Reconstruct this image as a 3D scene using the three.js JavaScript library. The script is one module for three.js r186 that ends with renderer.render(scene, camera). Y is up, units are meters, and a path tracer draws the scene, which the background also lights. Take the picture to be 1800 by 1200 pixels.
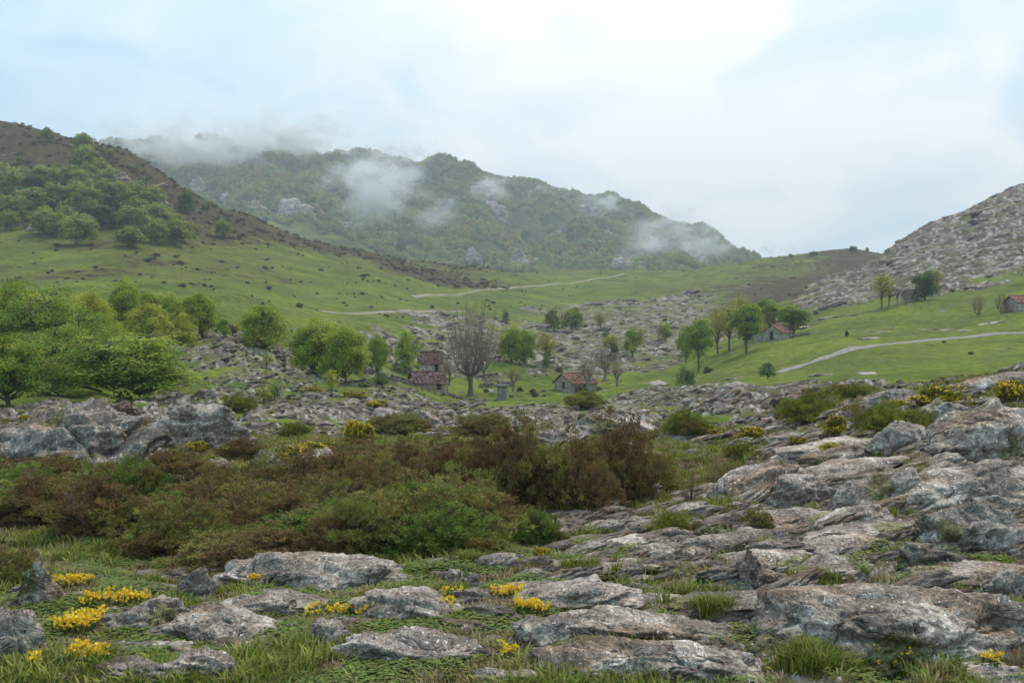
import * as THREE from 'three';
import { mergeGeometries } from 'three/addons/utils/BufferGeometryUtils.js';
import { createNoise2D, createNoise3D } from 'simplex-noise';

// ---------- camera, sky, sun, exposure ----------
const scene = new THREE.Scene();
const EYE = 1.6, F = 1751;                       // eye height; focal length in pixels of an 1800 px wide picture
const camera = new THREE.PerspectiveCamera(37.83, 1024 / 682, 0.1, 9000);
camera.position.set(0, EYE, 0);
camera.lookAt(0, EYE, -10);
const renderer = new THREE.WebGLRenderer({ antialias: true });
renderer.toneMapping = THREE.LinearToneMapping;
renderer.toneMappingExposure = 2.25;
renderer.shadowMap.enabled = true;
const sun = new THREE.DirectionalLight(0xffe9cf, 1.5);
sun.name = 'sun';
sun.position.set(350, 900, -420);
sun.castShadow = true;
sun.shadow.radius = 45;
Object.assign(sun.shadow.camera, { left: -700, right: 700, top: 700, bottom: -700, near: 1, far: 3000 });
scene.add(sun, sun.target);

function rng(seed) { let s = seed | 0; return () => { s = (s + 0x6d2b79f5) | 0; let t = Math.imul(s ^ (s >>> 15), 1 | s); t = (t + Math.imul(t ^ (t >>> 7), 61 | t)) ^ t; return ((t ^ (t >>> 14)) >>> 0) / 4294967296; }; }
const n2 = createNoise2D(rng(11)), n3 = createNoise3D(rng(12));
const { lerp, clamp, smoothstep } = THREE.MathUtils;
const fbm2 = (x, y, o = 4) => { let s = 0, a = 0.5; for (let i = 0; i < o; i++) { s += a * n2(x, y); x = x * 2.03 + 17; y = y * 2.03 + 9; a *= 0.5; } return s; };
const fbm3 = (x, y, z, o = 4) => { let s = 0, a = 0.5; for (let i = 0; i < o; i++) { s += a * n3(x, y, z); x = x * 2.03 + 17; y = y * 2.03 + 9; z = z * 2.03 + 5; a *= 0.5; } return s; };
const mix3 = (a, b, t) => [lerp(a[0], b[0], t), lerp(a[1], b[1], t), lerp(a[2], b[2], t)];

{ // overcast sky: blue-grey veil with brighter, thinner cloud towards the hidden sun
  const W = 2048, H = 1024, data = new Float32Array(W * H * 4), s = new THREE.Vector3(0.16, 0.24, -0.97).normalize();
  const blue = [0.178, 0.345, 0.512], pale = [0.37, 0.487, 0.575], white = [0.59, 0.603, 0.617];
  for (let r = 0; r < H; r++) {
    const th = ((r + 0.5) / H - 0.5) * Math.PI, y = Math.sin(th), c = Math.cos(th);
    for (let q = 0; q < W; q++) {
      const ph = ((q + 0.5) / W - 0.5) * 2 * Math.PI, x = c * Math.cos(ph), z = c * Math.sin(ph);
      const k = 1 / (Math.max(y, 0) + 0.35), wx = x * k * 1.7 + 3.1, wz = z * k * 1.7, wy = y * 3;
      const warp = 0.5 * fbm3(wx * 1.2 + 4, wy, wz * 1.2, 3);
      const n = 0.62 * fbm3(wx + warp, wy + 2, wz + warp, 5) + 0.3 * fbm3(wx * 0.45 + 7.7, wy * 0.5, wz * 0.45 + 2.2, 2);
      const glow = Math.exp(-(1 - (x * s.x + y * s.y + z * s.z)) * 7.5);
      const t = clamp(0.31 + n * 0.85 + glow * 0.64 - 0.34 * Math.exp(-y * 9), 0, 1);
      const col = t < 0.5 ? mix3(blue, pale, t * 2) : mix3(pale, white, t * 2 - 1), o = (r * W + q) * 4;
      if (y < 0) { data[o] = 0.3; data[o + 1] = 0.33; data[o + 2] = 0.32; } else { data[o] = col[0]; data[o + 1] = col[1]; data[o + 2] = col[2]; }
      data[o + 3] = 1;
    }
  }
  const t = new THREE.DataTexture(data, W, H, THREE.RGBAFormat, THREE.FloatType);
  t.mapping = THREE.EquirectangularReflectionMapping; t.magFilter = THREE.LinearFilter; t.needsUpdate = true;
  scene.background = t; scene.environment = t;
}
scene.fog = new THREE.FogExp2(0xe6eef2, 0.0003);

// ---------- names and labels ----------
const used = new Map();
function numbered(n) { const k = used.get(n) ?? 0; used.set(n, k + 1); return k ? n + '_' + String(k).padStart(3, '0') : n; }
function tag(o, label, category, group) { o.userData.label = label; if (category) o.userData.category = category; if (group) o.userData.group = group; return o; }
function shade(o) { o.traverse((m) => { if (m.isMesh) { m.castShadow = true; m.receiveShadow = true; } }); return o; }
function mesh(name, geo, mat, parent) { const m = new THREE.Mesh(geo, mat); m.name = parent ? name : numbered(name); m.castShadow = m.receiveShadow = true; (parent ?? scene).add(m); return m; }
function thing(name, label, category, group, p) { const g = new THREE.Group(); g.name = numbered(name); if (p) g.position.copy(p); scene.add(g); return tag(g, label, category, group); }
const ORD = 'first second third fourth fifth sixth seventh eighth ninth tenth eleventh twelfth thirteenth fourteenth fifteenth sixteenth seventeenth eighteenth nineteenth twentieth twenty-first twenty-second twenty-third twenty-fourth twenty-fifth'.split(' ');
const V = (x, y, z) => new THREE.Vector3(x, y, z);

// ---------- terrain: profiles along lines of sight, "depth:row:cover" (g grass, d dull grass, b brown heath, r rock and grass, R bare rock, f forest floor) ----------
const COLS = [
  [-1200, '3:1500:g 4.5:1200:g 10:930:b 14:850:b 30:770:r 60:700:d 100:640:g 200:520:g 320:440:d 420:330:b 560:170:b 650:200:b 900:330:b 1300:330:f 2000:240:f 2600:250:f 4000:380:f'],
  [0, '3:1500:g 4.5:1200:g 7:1030:g 10:930:g 14:852:b 20:812:b 30:772:r 45:735:r 70:700:d 100:640:g 150:575:g 200:520:g 260:490:d 310:448:g 360:405:d 390:370:b 440:300:b 520:213:b 600:240:b 900:360:b 1300:340:f 1900:262:f 2300:290:f 4000:400:f'],
  [200, '3:1500:g 4.5:1200:g 7.5:1010:g 11:905:g 16:842:b 24:800:b 35:760:R 50:728:r 75:692:d 105:628:g 150:565:g 200:522:g 235:492:g 255:494:d 310:447:d 360:400:d 400:358:b 430:330:b 500:258:b 580:290:b 900:370:d 1300:350:f 1850:266:f 2300:300:f 4000:400:f'],
  [400, '3:1500:g 4.5:1200:g 8:1000:g 11:920:b 15:852:b 22:802:b 30:772:r 45:735:r 65:702:r 85:662:r 105:622:R 130:588:R 150:575:d 190:540:g 230:512:g 262:496:g 290:492:d 330:465:d 400:430:d 436:402:b 480:370:b 560:400:b 850:420:d 1200:392:R 1400:345:f 1900:258:f 2300:285:f 4000:410:f'],
  [600, '3:1500:g 4.5:1200:g 7.5:1000:g 11.5:902:b 16:842:b 22:802:b 32:772:r 45:746:r 65:718:R 85:692:r 115:662:r 150:622:R 200:588:r 225:566:g 250:553:g 310:520:g 370:490:g 450:455:d 490:442:b 520:432:b 600:450:b 850:470:d 1150:425:d 1300:385:f 1900:278:f 2300:300:f 4000:420:f'],
  [800, '3:1500:g 4.5:1200:g 7.5:990:g 10.5:912:g 14:862:b 20:812:b 32:772:r 55:746:R 80:728:R 115:714:r 140:704:g 155:690:g 185:652:r 205:622:R 240:592:R 280:562:R 330:546:g 380:530:g 430:514:g 465:502:b 500:490:b 550:477:d 600:464:b 700:480:g 900:510:g 1150:470:f 1300:425:f 1900:302:f 2300:330:f 4000:430:f'],
  [1000, '3:1500:g 4.5:1200:g 7.4:1000:r 11:912:g 14:862:b 20:815:b 32:772:r 55:741:R 80:724:R 115:710:g 145:700:g 165:686:g 190:660:r 210:640:R 250:612:R 310:582:R 400:546:r 480:520:g 650:488:g 760:475:d 850:485:g 1000:515:g 1150:480:f 1400:430:f 1900:340:f 2300:370:f 4000:440:f'],
  [1200, '3:1500:g 4.5:1200:r 7.4:1000:r 10:920:r 13:880:g 19:830:b 28:780:r 45:746:r 70:720:R 110:686:R 130:680:g 150:671:g 190:651:g 235:621:R 290:592:R 360:562:R 450:532:R 540:506:d 620:490:g 720:476:g 850:490:g 1000:520:g 1150:490:f 1400:455:f 1850:396:f 2300:410:f 4000:445:f'],
  [1350, '3:1500:r 4.5:1200:R 7.4:1000:r 12.5:882:r 18:832:R 28:772:r 38:742:r 55:712:R 85:682:R 100:672:g 130:655:g 165:620:g 195:597:g 240:585:d 320:560:r 400:532:b 520:508:b 620:482:d 750:452:d 850:465:d 1000:520:f 1400:490:f 1900:470:f 2600:460:f 4000:452:f'],
  [1500, '3:1500:r 4.5:1200:R 7.4:1000:R 10.5:902:R 14:852:R 19:782:R 27:732:r 38:702:r 55:682:R 75:672:g 90:665:g 115:640:g 150:612:g 195:578:g 250:545:g 290:528:R 350:503:R 430:478:R 560:475:b 700:452:b 820:440:b 950:465:b 1400:490:f 1900:480:f 2600:465:f 4000:452:f'],
  [1650, '3:1500:r 4.5:1200:r 7.3:1000:R 11:872:R 14.5:802:R 19:742:R 25:702:r 35:676:r 45:682:g 85:660:g 115:632:g 150:598:g 170:582:g 220:540:g 270:500:R 320:470:R 360:447:R 480:392:R 600:430:b 900:470:b 1400:490:f 2600:470:f 4000:455:f'],
  [1800, '3:1500:r 4.5:1200:r 7.3:1000:r 11:872:R 14:802:R 18:742:R 23:692:r 32:655:r 42:668:g 80:650:g 115:620:g 150:588:g 185:550:g 215:520:g 280:465:R 330:430:R 370:398:R 480:328:R 600:370:b 900:460:b 1400:490:f 2600:470:f 4000:455:f'],
  [3000, '3:1500:r 4.5:1200:r 7.3:1000:r 11:872:R 14:802:R 18:735:R 23:690:r 32:640:r 42:650:g 80:630:g 150:545:g 215:440:g 280:350:R 370:230:R 480:120:R 600:160:b 900:400:b 2600:470:f 4000:455:f'],
].map(([px, s]) => [px, s.split(' ').map((e) => { const [d, py, c] = e.split(':'); return [Math.log(+d), ((600 - py) / F) * d, c]; })]);
const KINDS = 'gdbrRf';
function profile(nodes, L) { // monotone cubic in log depth
  const n = nodes.length;
  if (L <= nodes[0][0]) return [nodes[0][1], 0, 0, 0];
  if (L >= nodes[n - 1][0]) return [nodes[n - 1][1], n - 1, n - 1, 0];
  let i = 0; while (nodes[i + 1][0] < L) i++;
  const sl = (j) => (j < 0 || j > n - 2 ? 0 : (nodes[j + 1][1] - nodes[j][1]) / (nodes[j + 1][0] - nodes[j][0]));
  const tan = (j) => { const a = sl(j - 1), b = sl(j); return a * b <= 0 ? 0 : (2 * a * b) / (a + b); };
  const h = nodes[i + 1][0] - nodes[i][0], t = (L - nodes[i][0]) / h, t2 = t * t, t3 = t2 * t;
  return [(2 * t3 - 3 * t2 + 1) * nodes[i][1] + (t3 - 2 * t2 + t) * h * tan(i) + (-2 * t3 + 3 * t2) * nodes[i + 1][1] + (t3 - t2) * h * tan(i + 1), i, i + 1, t];
}
const W6 = new Float32Array(6);
function baseAt(x, z, wantCover) {
  const d = Math.max(-z, 3), px = clamp(900 + (x / d) * F, -1199, 2999), L = Math.log(d);
  let j = 0; while (COLS[j + 1][0] < px) j++;
  const s0 = (px - COLS[j][0]) / (COLS[j + 1][0] - COLS[j][0]), s = s0 * s0 * (3 - 2 * s0) * 0.5 + s0 * 0.5;
  const A = profile(COLS[j][1], L), B = profile(COLS[j + 1][1], L);
  if (wantCover) {
    W6.fill(0);
    const add = (P, nodes, w) => { W6[KINDS.indexOf(nodes[P[1]][2])] += w * (1 - P[3]); W6[KINDS.indexOf(nodes[P[2]][2])] += w * P[3]; };
    add(A, COLS[j][1], 1 - s); add(B, COLS[j + 1][1], s);
  }
  return EYE + lerp(A[0], B[0], s);
}
// noise whose grain grows with depth in fixed steps, blended between neighbouring steps
function levels(want, first, step, f) { const e = Math.max(0, Math.log(want / first) / Math.log(step)), i = Math.floor(e), t = e - i, u = smoothstep(t, 0.3, 0.7); const l = first * step ** i; return u <= 0 ? f(l) : u >= 1 ? f(l * step) : lerp(f(l), f(l * step), u); }
// cover: weights of grass, dull grass, heath, rock, forest floor after noise has broken the zones into patches
const DIP = V(-0.42, 0.88, 0.22).normalize();
function cover(x, z) {
  baseAt(x, z, true);
  const d = Math.max(-z, 3);
  const a = levels(d * 0.12, 1.5, 4, (l) => fbm2(x / l + l, z / l - l * 2, 4)), b = fbm2(x * 0.11 + 40, z * 0.11 + 70, 3), c = fbm2(x * 0.02 + 11, z * 0.02, 3);
  let rock = W6[3] * (d < 4 ? 0.46 : 0.54) + W6[4] * 0.8, heath = W6[2], dull = W6[1], forest = W6[5];
  rock = smoothstep(rock + a * 0.55 + b * 0.25, 0.42, 0.62);
  heath = smoothstep(heath * 0.85 + W6[1] * 0.34 + (W6[3] + W6[4]) * (d > 30 ? 0.3 : 0) + b * 0.5 + c * 0.35 + 0.12 * n2(x * 0.9, z * 0.9), 0.4, 0.58) * (1 - rock);
  dull = clamp(dull * 0.6 + c * 0.5 + b * 0.2, 0, 1);
  return { rock, heath, dull, forest: smoothstep(forest, 0.3, 0.7) };
}
const OCT = [1.1, 3.2, 9, 26, 75, 210];
function noiseAt(x, z, rock) {
  const d = Math.max(-z, 3);
  let h = 0;
  const calm = 1 - 0.7 * smoothstep(900 + (x / d) * F, 1180, 1300) * smoothstep(d, 70, 105) * (1 - smoothstep(d, 200, 250)) - 0.55 * smoothstep(d, 235, 260) * (1 - smoothstep(d, 700, 800)) * (x / d < 0.12 ? 1 : 0.3);
  for (const l of OCT) {
    const w = smoothstep(d, l * 2.2, l * 7) * (d > 230 && d < 900 ? 0.55 : 1) * (l < 4 && d > 300 ? 0 : 1);
    if (w > 0) h += calm * w * 0.045 * Math.pow(l, 0.93) * n2(x / l + l * 7, z / l - l * 3);
  }
  if (d > 1050) { const g = Math.abs(n2(x / 260 + 3, z / 520)), g2 = Math.abs(n2(x / 90 + 8, z / 240)); h += smoothstep(d, 1050, 1400) * ((g - 0.35) * 46 + (g2 - 0.35) * 20) * smoothstep(2100 - d, 0, 500); }
  if (rock > 0.01) {
    h += rock * levels(d * 0.04, 0.5, 2.2, (l0) => {
      const l = Math.min(l0, 8), slope = d > 240 && x / d > 0.2, q = slope ? (x * 0.41 + z * 0.91) / l : (x * 0.85 + z * 0.45) / l, e = slope ? (x * 0.91 - z * 0.41) / (l * 7) : (z * 0.9 - x * 0.3) / (l * 2.4);
      const ridge = 1 - Math.abs(n2(q * 0.55 + 0.6 * n2(e, q * 0.3), e)), f = 1 - Math.abs(n2(q * 1.4, e * 1.6 + 9));
      return l * (0.3 * (ridge - 0.55) + 0.12 * (f - 0.5)) * (d > 60 && !(d > 240 && x / d > 0.2) ? 0.45 : 1);
    });
  }
  return h;
}
function ground(x, z) { const c = cover(x, z); return baseAt(x, z) + noiseAt(x, z, c.rock); }
const H = ground;
function at(px, d) { const x = ((px - 900) / F) * d; return V(x, H(x, -d), -d); }
function hit(px, py, from = 3, H = ground) { // the nearest ground along the line of sight of a pixel
  const s = (600 - py) / F, up = (d) => H(((px - 900) / F) * d, -d) - EYE - s * d;
  let a = from;
  for (let d = from; d < 3500; d *= 1.012) {
    if (up(d) >= 0) { let lo = a, hi = d; for (let k = 0; k < 12; k++) { const m = (lo + hi) / 2; if (up(m) >= 0) hi = m; else lo = m; } return at(px, hi); }
    a = d;
  }
  return at(px, 3400);
}

const SOIL = {
  grass: [[0.106, 0.14, 0.02], [0.155, 0.186, 0.026], [0.068, 0.098, 0.016]], dull: [0.094, 0.083, 0.027], heath: [[0.036, 0.024, 0.016], [0.075, 0.055, 0.028]],
  rock: [[0.066, 0.052, 0.042], [0.15, 0.123, 0.102], [0.29, 0.25, 0.218]], forest: [0.05, 0.065, 0.028], soil: [0.085, 0.06, 0.042],
};
function rockColour(x, y, z, scale = 1) {
  const a = fbm3(x * 1.1 / scale, y * 1.6 / scale, z * 1.1 / scale, 4), b = fbm3(x * 6 / scale + 3, y * 6 / scale, z * 6 / scale, 3), s = n3(x * 17 / scale, y * 17 / scale, z * 17 / scale);
  const ab = a * 1.25 + b * 1.05; let c = ab > 0 ? mix3(SOIL.rock[1], SOIL.rock[2], clamp(ab * 1.7, 0, 1)) : mix3(SOIL.rock[1], SOIL.rock[0], clamp(-ab * 1.9, 0, 1));
  const st = n3(x * 2.6 / scale + 20, y * 1.2 / scale, z * 2.6 / scale);
  if (st > 0.35) c = mix3(c, [0.105, 0.08, 0.06], smoothstep(st, 0.35, 0.75) * 0.7);   // brown stains
  if (s > 0.62) c = mix3(c, [0.55, 0.54, 0.52], 0.6);                                    // pale lichen specks
  if (s < -0.68) c = mix3(c, [0.05, 0.047, 0.045], 0.65);                                // dark lichen specks
  return c;
}
{
  const rows = [], cols = [], seg = (a, b, n) => { for (let i = 0; i < n; i++) rows.push(a * Math.pow(b / a, i / n)); };
  seg(1, 3.6, 14); seg(3.6, 32, 230); seg(32, 230, 260); seg(230, 620, 240); seg(620, 1050, 50); seg(1050, 2000, 190); seg(2000, 2700, 14); rows.push(2700);
  for (let p = -2600; p < -300; p += 60) cols.push(p); for (let p = -300; p < 0; p += 12) cols.push(p); for (let p = 0; p < 1800; p += 4.6) cols.push(p); for (let p = 1800; p < 2100; p += 12) cols.push(p); for (let p = 2100; p <= 4400; p += 60) cols.push(p);
  const R = rows.length, C = cols.length, pos = new Float32Array(R * C * 3), col = new Float32Array(R * C * 3);
  for (let r = 0, o = 0; r < R; r++) for (let c = 0; c < C; c++, o += 3) {
    const d = rows[r], x = ((cols[c] - 900) / F) * Math.max(d, 3), z = -d, w = cover(x, z), rk = w.rock, y = baseAt(x, z) + noiseAt(x, z, rk);
    pos[o] = x; pos[o + 1] = y; pos[o + 2] = z;
    const fine = levels(d * 0.008, 0.03, 2, (l) => n2(x / l, z / l)), mid = fbm2(x * 0.5 + 5, z * 0.5, 3), big = fbm2(x * 0.035, z * 0.035 + 9, 3);
    let k = mid + big > 0 ? mix3(SOIL.grass[0], SOIL.grass[1], clamp((mid + big) * 1.6, 0, 1)) : mix3(SOIL.grass[0], SOIL.grass[2], clamp(-(mid + big) * 1.6, 0, 1));
    const g1 = levels(d * 0.05, 0.4, 2, (l) => n2(x / l + 3 * l, z / (l * 0.6))), g2 = levels(d * 0.012, 0.12, 2, (l) => n2(x / l, z / (l * 0.7) + l)), wet = n2(x / 60 + 2, z / 35);
    k = mix3(k, SOIL.dull, clamp(w.dull * 0.75 + 0.25 * g1, 0, 0.9));
    k = mix3(k, [0.05, 0.078, 0.024], clamp(0.35 * wet + 0.25 * g1 - 0.1, 0, 0.6));
    k = mix3(k, [0.16, 0.125, 0.07], smoothstep(g1 * 0.7 + g2 * 0.5 + 0.25 * wet, 0.55, 0.95) * 0.5);
    { k = mix3(k, [0.05, 0.058, 0.017], smoothstep(g2 + 0.4 * g1, 0.5, 0.85) * 0.45); const q = 1 + 0.24 * g2 + 0.15 * g1; k = [k[0] * q, k[1] * q, k[2] * q]; }
    if (d < 40) k = mix3(k, SOIL.soil, smoothstep(n2(x * 2.3, z * 2.3) + 0.5 * n2(x * 9, z * 9), 0.35, 0.8) * 0.8);
    k = mix3(k, mix3(SOIL.heath[0], SOIL.heath[1], clamp(0.5 + mid * 1.4 + fine * 0.4, 0, 1)), w.heath * 0.93);
    k = mix3(k, SOIL.forest, w.forest * 0.9);
    const s = 0.6 * 2 ** Math.round(Math.log2(clamp(d * 0.03, 0.6, 14) / 0.6) + 0.35 * n2(x / 15, z / 30)), f = 1 + fine * 0.13;
    k = mix3(k, rockColour(x, 0, z, s), rk * (1 - 0.75 * w.forest) * (d > 60 ? clamp((d > 240 && x / d > 0.2 ? 0.98 : 0.72) + 0.5 * g1 + 0.3 * g2, 0, 1) : 1));
    col[o] = k[0] * f; col[o + 1] = k[1] * f; col[o + 2] = k[2] * f;
  }
  const zones = { ground: [], hillside: [], rocky_hillside: [], mountain: [] };
  for (let r = 0; r < R - 1; r++) for (let c = 0; c < C - 1; c++) {
    const a = r * C + c, b = a + 1, e = a + C, g = e + 1, d = rows[r];
    const list = d < 240 ? zones.ground : d > 1000 ? zones.mountain : cols[c] > 1130 ? zones.rocky_hillside : zones.hillside;
    list.push(a, b, e, b, g, e);
  }
  const full = new THREE.BufferGeometry();
  full.setAttribute('position', new THREE.BufferAttribute(pos, 3));
  full.setIndex(Object.values(zones).flat()); full.computeVertexNormals();
  const mat = new THREE.MeshPhysicalMaterial({ vertexColors: true, roughness: 0.95, specularIntensity: 0.12 });
  const say = { ground: 'grassy and rocky valley floor running from the front to the huts', hillside: 'green and brown heather hillside rising behind the leafy trees', rocky_hillside: 'grey limestone hillside and green shoulder beyond the meadow', mountain: 'far wooded mountain partly veiled by mist' };
  for (const [name, list] of Object.entries(zones)) { // compact each zone
    const map = new Map(), p = [], q = [], nn = [], idx = new Uint32Array(list.length), N = full.attributes.normal.array;
    list.forEach((v, i) => { let m = map.get(v); if (m === undefined) { m = map.size; map.set(v, m); for (let t = 0; t < 3; t++) { p.push(pos[v * 3 + t]); q.push(col[v * 3 + t]); nn.push(N[v * 3 + t]); } } idx[i] = m; });
    const g = new THREE.BufferGeometry();
    g.setAttribute('position', new THREE.Float32BufferAttribute(p, 3)); g.setAttribute('normal', new THREE.Float32BufferAttribute(nn, 3)); g.setAttribute('color', new THREE.Float32BufferAttribute(q, 3));
    g.setIndex(new THREE.BufferAttribute(idx, 1));
    const m = mesh(name, g, mat); m.userData.kind = 'structure'; m.userData.label = say[name];
  }
}

// ---------- mesh helpers ----------
class Soup { // coloured triangles collected into one geometry
  constructor() { this.p = []; this.c = []; this.i = []; this.n = 0; }
  v(x, y, z, c) { this.p.push(x, y, z); this.c.push(c[0], c[1], c[2]); return this.n++; }
  tri(a, b, c) { this.i.push(a, b, c); }
  tube(pts, radii, sides, col) {
    let prev = -1; const t = V(), u = V(), w = V();
    pts.forEach((p, k) => {
      t.copy(pts[Math.min(k + 1, pts.length - 1)]).sub(pts[Math.max(k - 1, 0)]).normalize();
      u.set(Math.abs(t.y) > 0.9 ? 1 : 0, Math.abs(t.y) > 0.9 ? 0 : 1, 0).cross(t).normalize(); w.crossVectors(t, u);
      const at0 = this.n;
      for (let s = 0; s < sides; s++) { const a = (s / sides) * 6.2832, r = radii[k], x = Math.cos(a) * r, y = Math.sin(a) * r, f = 0.85 + 0.3 * Math.abs(Math.sin(k * 12.9 + s * 4.1)); this.v(p.x + u.x * x + w.x * y, p.y + u.y * x + w.y * y, p.z + u.z * x + w.z * y, [col[0] * f, col[1] * f, col[2] * f]); }
      if (prev >= 0) for (let s = 0; s < sides; s++) { const s2 = (s + 1) % sides; this.tri(prev + s, at0 + s, prev + s2); this.tri(prev + s2, at0 + s, at0 + s2); }
      prev = at0;
    });
  }
  quad(p, a, b, col) { // leaf: pointed quad with half-axes a (long) and b (broad)
    const i = this.v(p.x - a.x, p.y - a.y, p.z - a.z, col), j = this.v(p.x + b.x, p.y + b.y, p.z + b.z, col), k = this.v(p.x + a.x, p.y + a.y, p.z + a.z, col), l = this.v(p.x - b.x, p.y - b.y, p.z - b.z, col);
    this.tri(i, j, k); this.tri(i, k, l);
  }
  geo(smooth = true) {
    const g = new THREE.BufferGeometry();
    g.setAttribute('position', new THREE.Float32BufferAttribute(this.p, 3)); g.setAttribute('color', new THREE.Float32BufferAttribute(this.c, 3)); g.setIndex(this.i);
    if (smooth) g.computeVertexNormals();
    return g;
  }
}
const vary = (c, r, k = 0.25) => { const f = 1 - k + 2 * k * r(); return [c[0] * f * (0.93 + 0.14 * r()), c[1] * f, c[2] * f * (0.9 + 0.2 * r())]; };
const pick = (a, r) => a[Math.floor(r() * a.length) % a.length];
const onSphere = (r) => { const z = r() * 2 - 1, a = r() * 6.2832, s = Math.sqrt(1 - z * z); return V(s * Math.cos(a), z, s * Math.sin(a)); };
// limestone surface: mottling, fine cracks, pits and lichen, as a tile with its relief
function perlin(seed) { // gradient noise that repeats after f cells
  const r = rng(seed), G = Array.from({ length: 4096 }, () => { const a = r() * 6.2832; return [Math.cos(a), Math.sin(a)]; });
  return (u, v, f, fy = f) => {
    const x = u * f, y = v * fy, ix = Math.floor(x), iy = Math.floor(y), fx = x - ix, fv = y - iy, s = fx * fx * fx * (fx * (fx * 6 - 15) + 10), t = fv * fv * fv * (fv * (fv * 6 - 15) + 10);
    const g = (i, j) => { const q = G[((((ix + i) % f) + f) % f) * 67 + ((((iy + j) % fy) + fy) % fy) * 131 + f * 7 & 4095]; return q[0] * (fx - i) + q[1] * (fv - j); };
    return 1.5 * lerp(lerp(g(0, 0), g(1, 0), s), lerp(g(0, 1), g(1, 1), s), t);
  };
}
const toSRGB = (x) => Math.round(255 * clamp(x <= 0.0031308 ? 12.92 * x : 1.055 * Math.pow(x, 1 / 2.4) - 0.055, 0, 1));
function rockTile() {
  const S = 1024, P = perlin(3), col = new Uint8Array(S * S * 4), hgt = new Uint8Array(S * S * 4);
  for (let j = 0; j < S; j++) for (let i = 0; i < S; i++) {
    const u0 = i / S, v0 = j / S, wx = 0.05 * P(u0, v0, 5), wy = 0.05 * P(u0 + 0.37, v0 + 0.11, 5), u = u0 + wx + 2, v = v0 + wy + 2;
    const a = P(u, v, 3) + 0.5 * P(u, v, 7) + 0.28 * P(u, v, 15), b = P(u, v, 31) + 0.6 * P(u, v, 67) + 0.45 * P(u0, v0, 140), band = P(u, v, 4, 26), pit = P(u, v, 44), lich = P(u0 + 0.2, v0, 22) + 0.6 * P(u0, v0, 60) + 0.5 * P(u0, v0, 4);
    const c1 = Math.exp(-((P(u, v, 2, 7) / 0.02) ** 2)) * smoothstep(P(u + 0.6, v, 3), -0.05, 0.3), c2 = Math.exp(-((P(u + 0.3, v, 5, 13) / 0.035) ** 2)) * smoothstep(P(u, v + 0.5, 6), 0.05, 0.35), c3 = Math.exp(-((P(u, v + 0.7, 27) / 0.06) ** 2)) * smoothstep(P(u + 0.5, v, 9), 0, 0.4);
    const h = 0.58 + 0.16 * a + 0.09 * b + 0.08 * band - 0.42 * c1 - 0.32 * c2 - 0.18 * c3 - 0.18 * smoothstep(-pit, 0.35, 0.6);
    const t = 0.5 * a + 0.42 * b + 0.2 * band;
    let k = t > 0 ? mix3([0.195, 0.16, 0.13], [0.44, 0.38, 0.32], clamp(t * 1.5, 0, 1)) : mix3([0.195, 0.16, 0.13], [0.072, 0.054, 0.042], clamp(-t * 1.5, 0, 1));
    if (lich > 0.72) k = mix3(k, [0.56, 0.545, 0.52], smoothstep(lich, 0.72, 0.95) * 0.8);
    if (lich < -0.9) k = mix3(k, [0.045, 0.04, 0.037], smoothstep(-lich, 0.9, 1.2) * 0.8);
    const o = (j * S + i) * 4;
    for (let q = 0; q < 3; q++) { col[o + q] = toSRGB(k[q]); hgt[o + q] = Math.round(255 * clamp(h, 0, 1)); }
    col[o + 3] = hgt[o + 3] = 255;
  }
  const tex = (d, srgb) => { const t = new THREE.DataTexture(d, S, S, THREE.RGBAFormat); t.wrapS = t.wrapT = THREE.RepeatWrapping; t.magFilter = THREE.LinearFilter; if (srgb) t.colorSpace = THREE.SRGBColorSpace; t.needsUpdate = true; return t; };
  return [tex(col, true), tex(hgt, false)];
}
const [rockMap, rockBump] = rockTile();
const M = {
  rock: new THREE.MeshPhysicalMaterial({ vertexColors: true, map: rockMap, bumpMap: rockBump, bumpScale: 0.042, roughness: 0.62, specularIntensity: 0.35 }),
  farRock: new THREE.MeshPhysicalMaterial({ vertexColors: true, map: rockMap, bumpMap: rockBump, bumpScale: 0.12, roughness: 0.8, specularIntensity: 0.2 }),
  stone: new THREE.MeshPhysicalMaterial({ vertexColors: true, roughness: 0.8, specularIntensity: 0.25 }),
  leaf: new THREE.MeshPhysicalMaterial({ vertexColors: true, roughness: 0.8, transmission: 0.42, thickness: 0, side: THREE.DoubleSide, specularIntensity: 0.2 }),
  twig: new THREE.MeshPhysicalMaterial({ vertexColors: true, roughness: 0.9, side: THREE.DoubleSide, specularIntensity: 0.2 }),
  grass: new THREE.MeshPhysicalMaterial({ vertexColors: true, roughness: 0.75, transmission: 0.3, thickness: 0, side: THREE.DoubleSide, specularIntensity: 0.2 }),
  petal: new THREE.MeshPhysicalMaterial({ vertexColors: true, roughness: 0.6, transmission: 0.3, thickness: 0, side: THREE.DoubleSide }),
  plain: new THREE.MeshPhysicalMaterial({ vertexColors: true, roughness: 0.9, specularIntensity: 0.25 }),
};

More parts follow.
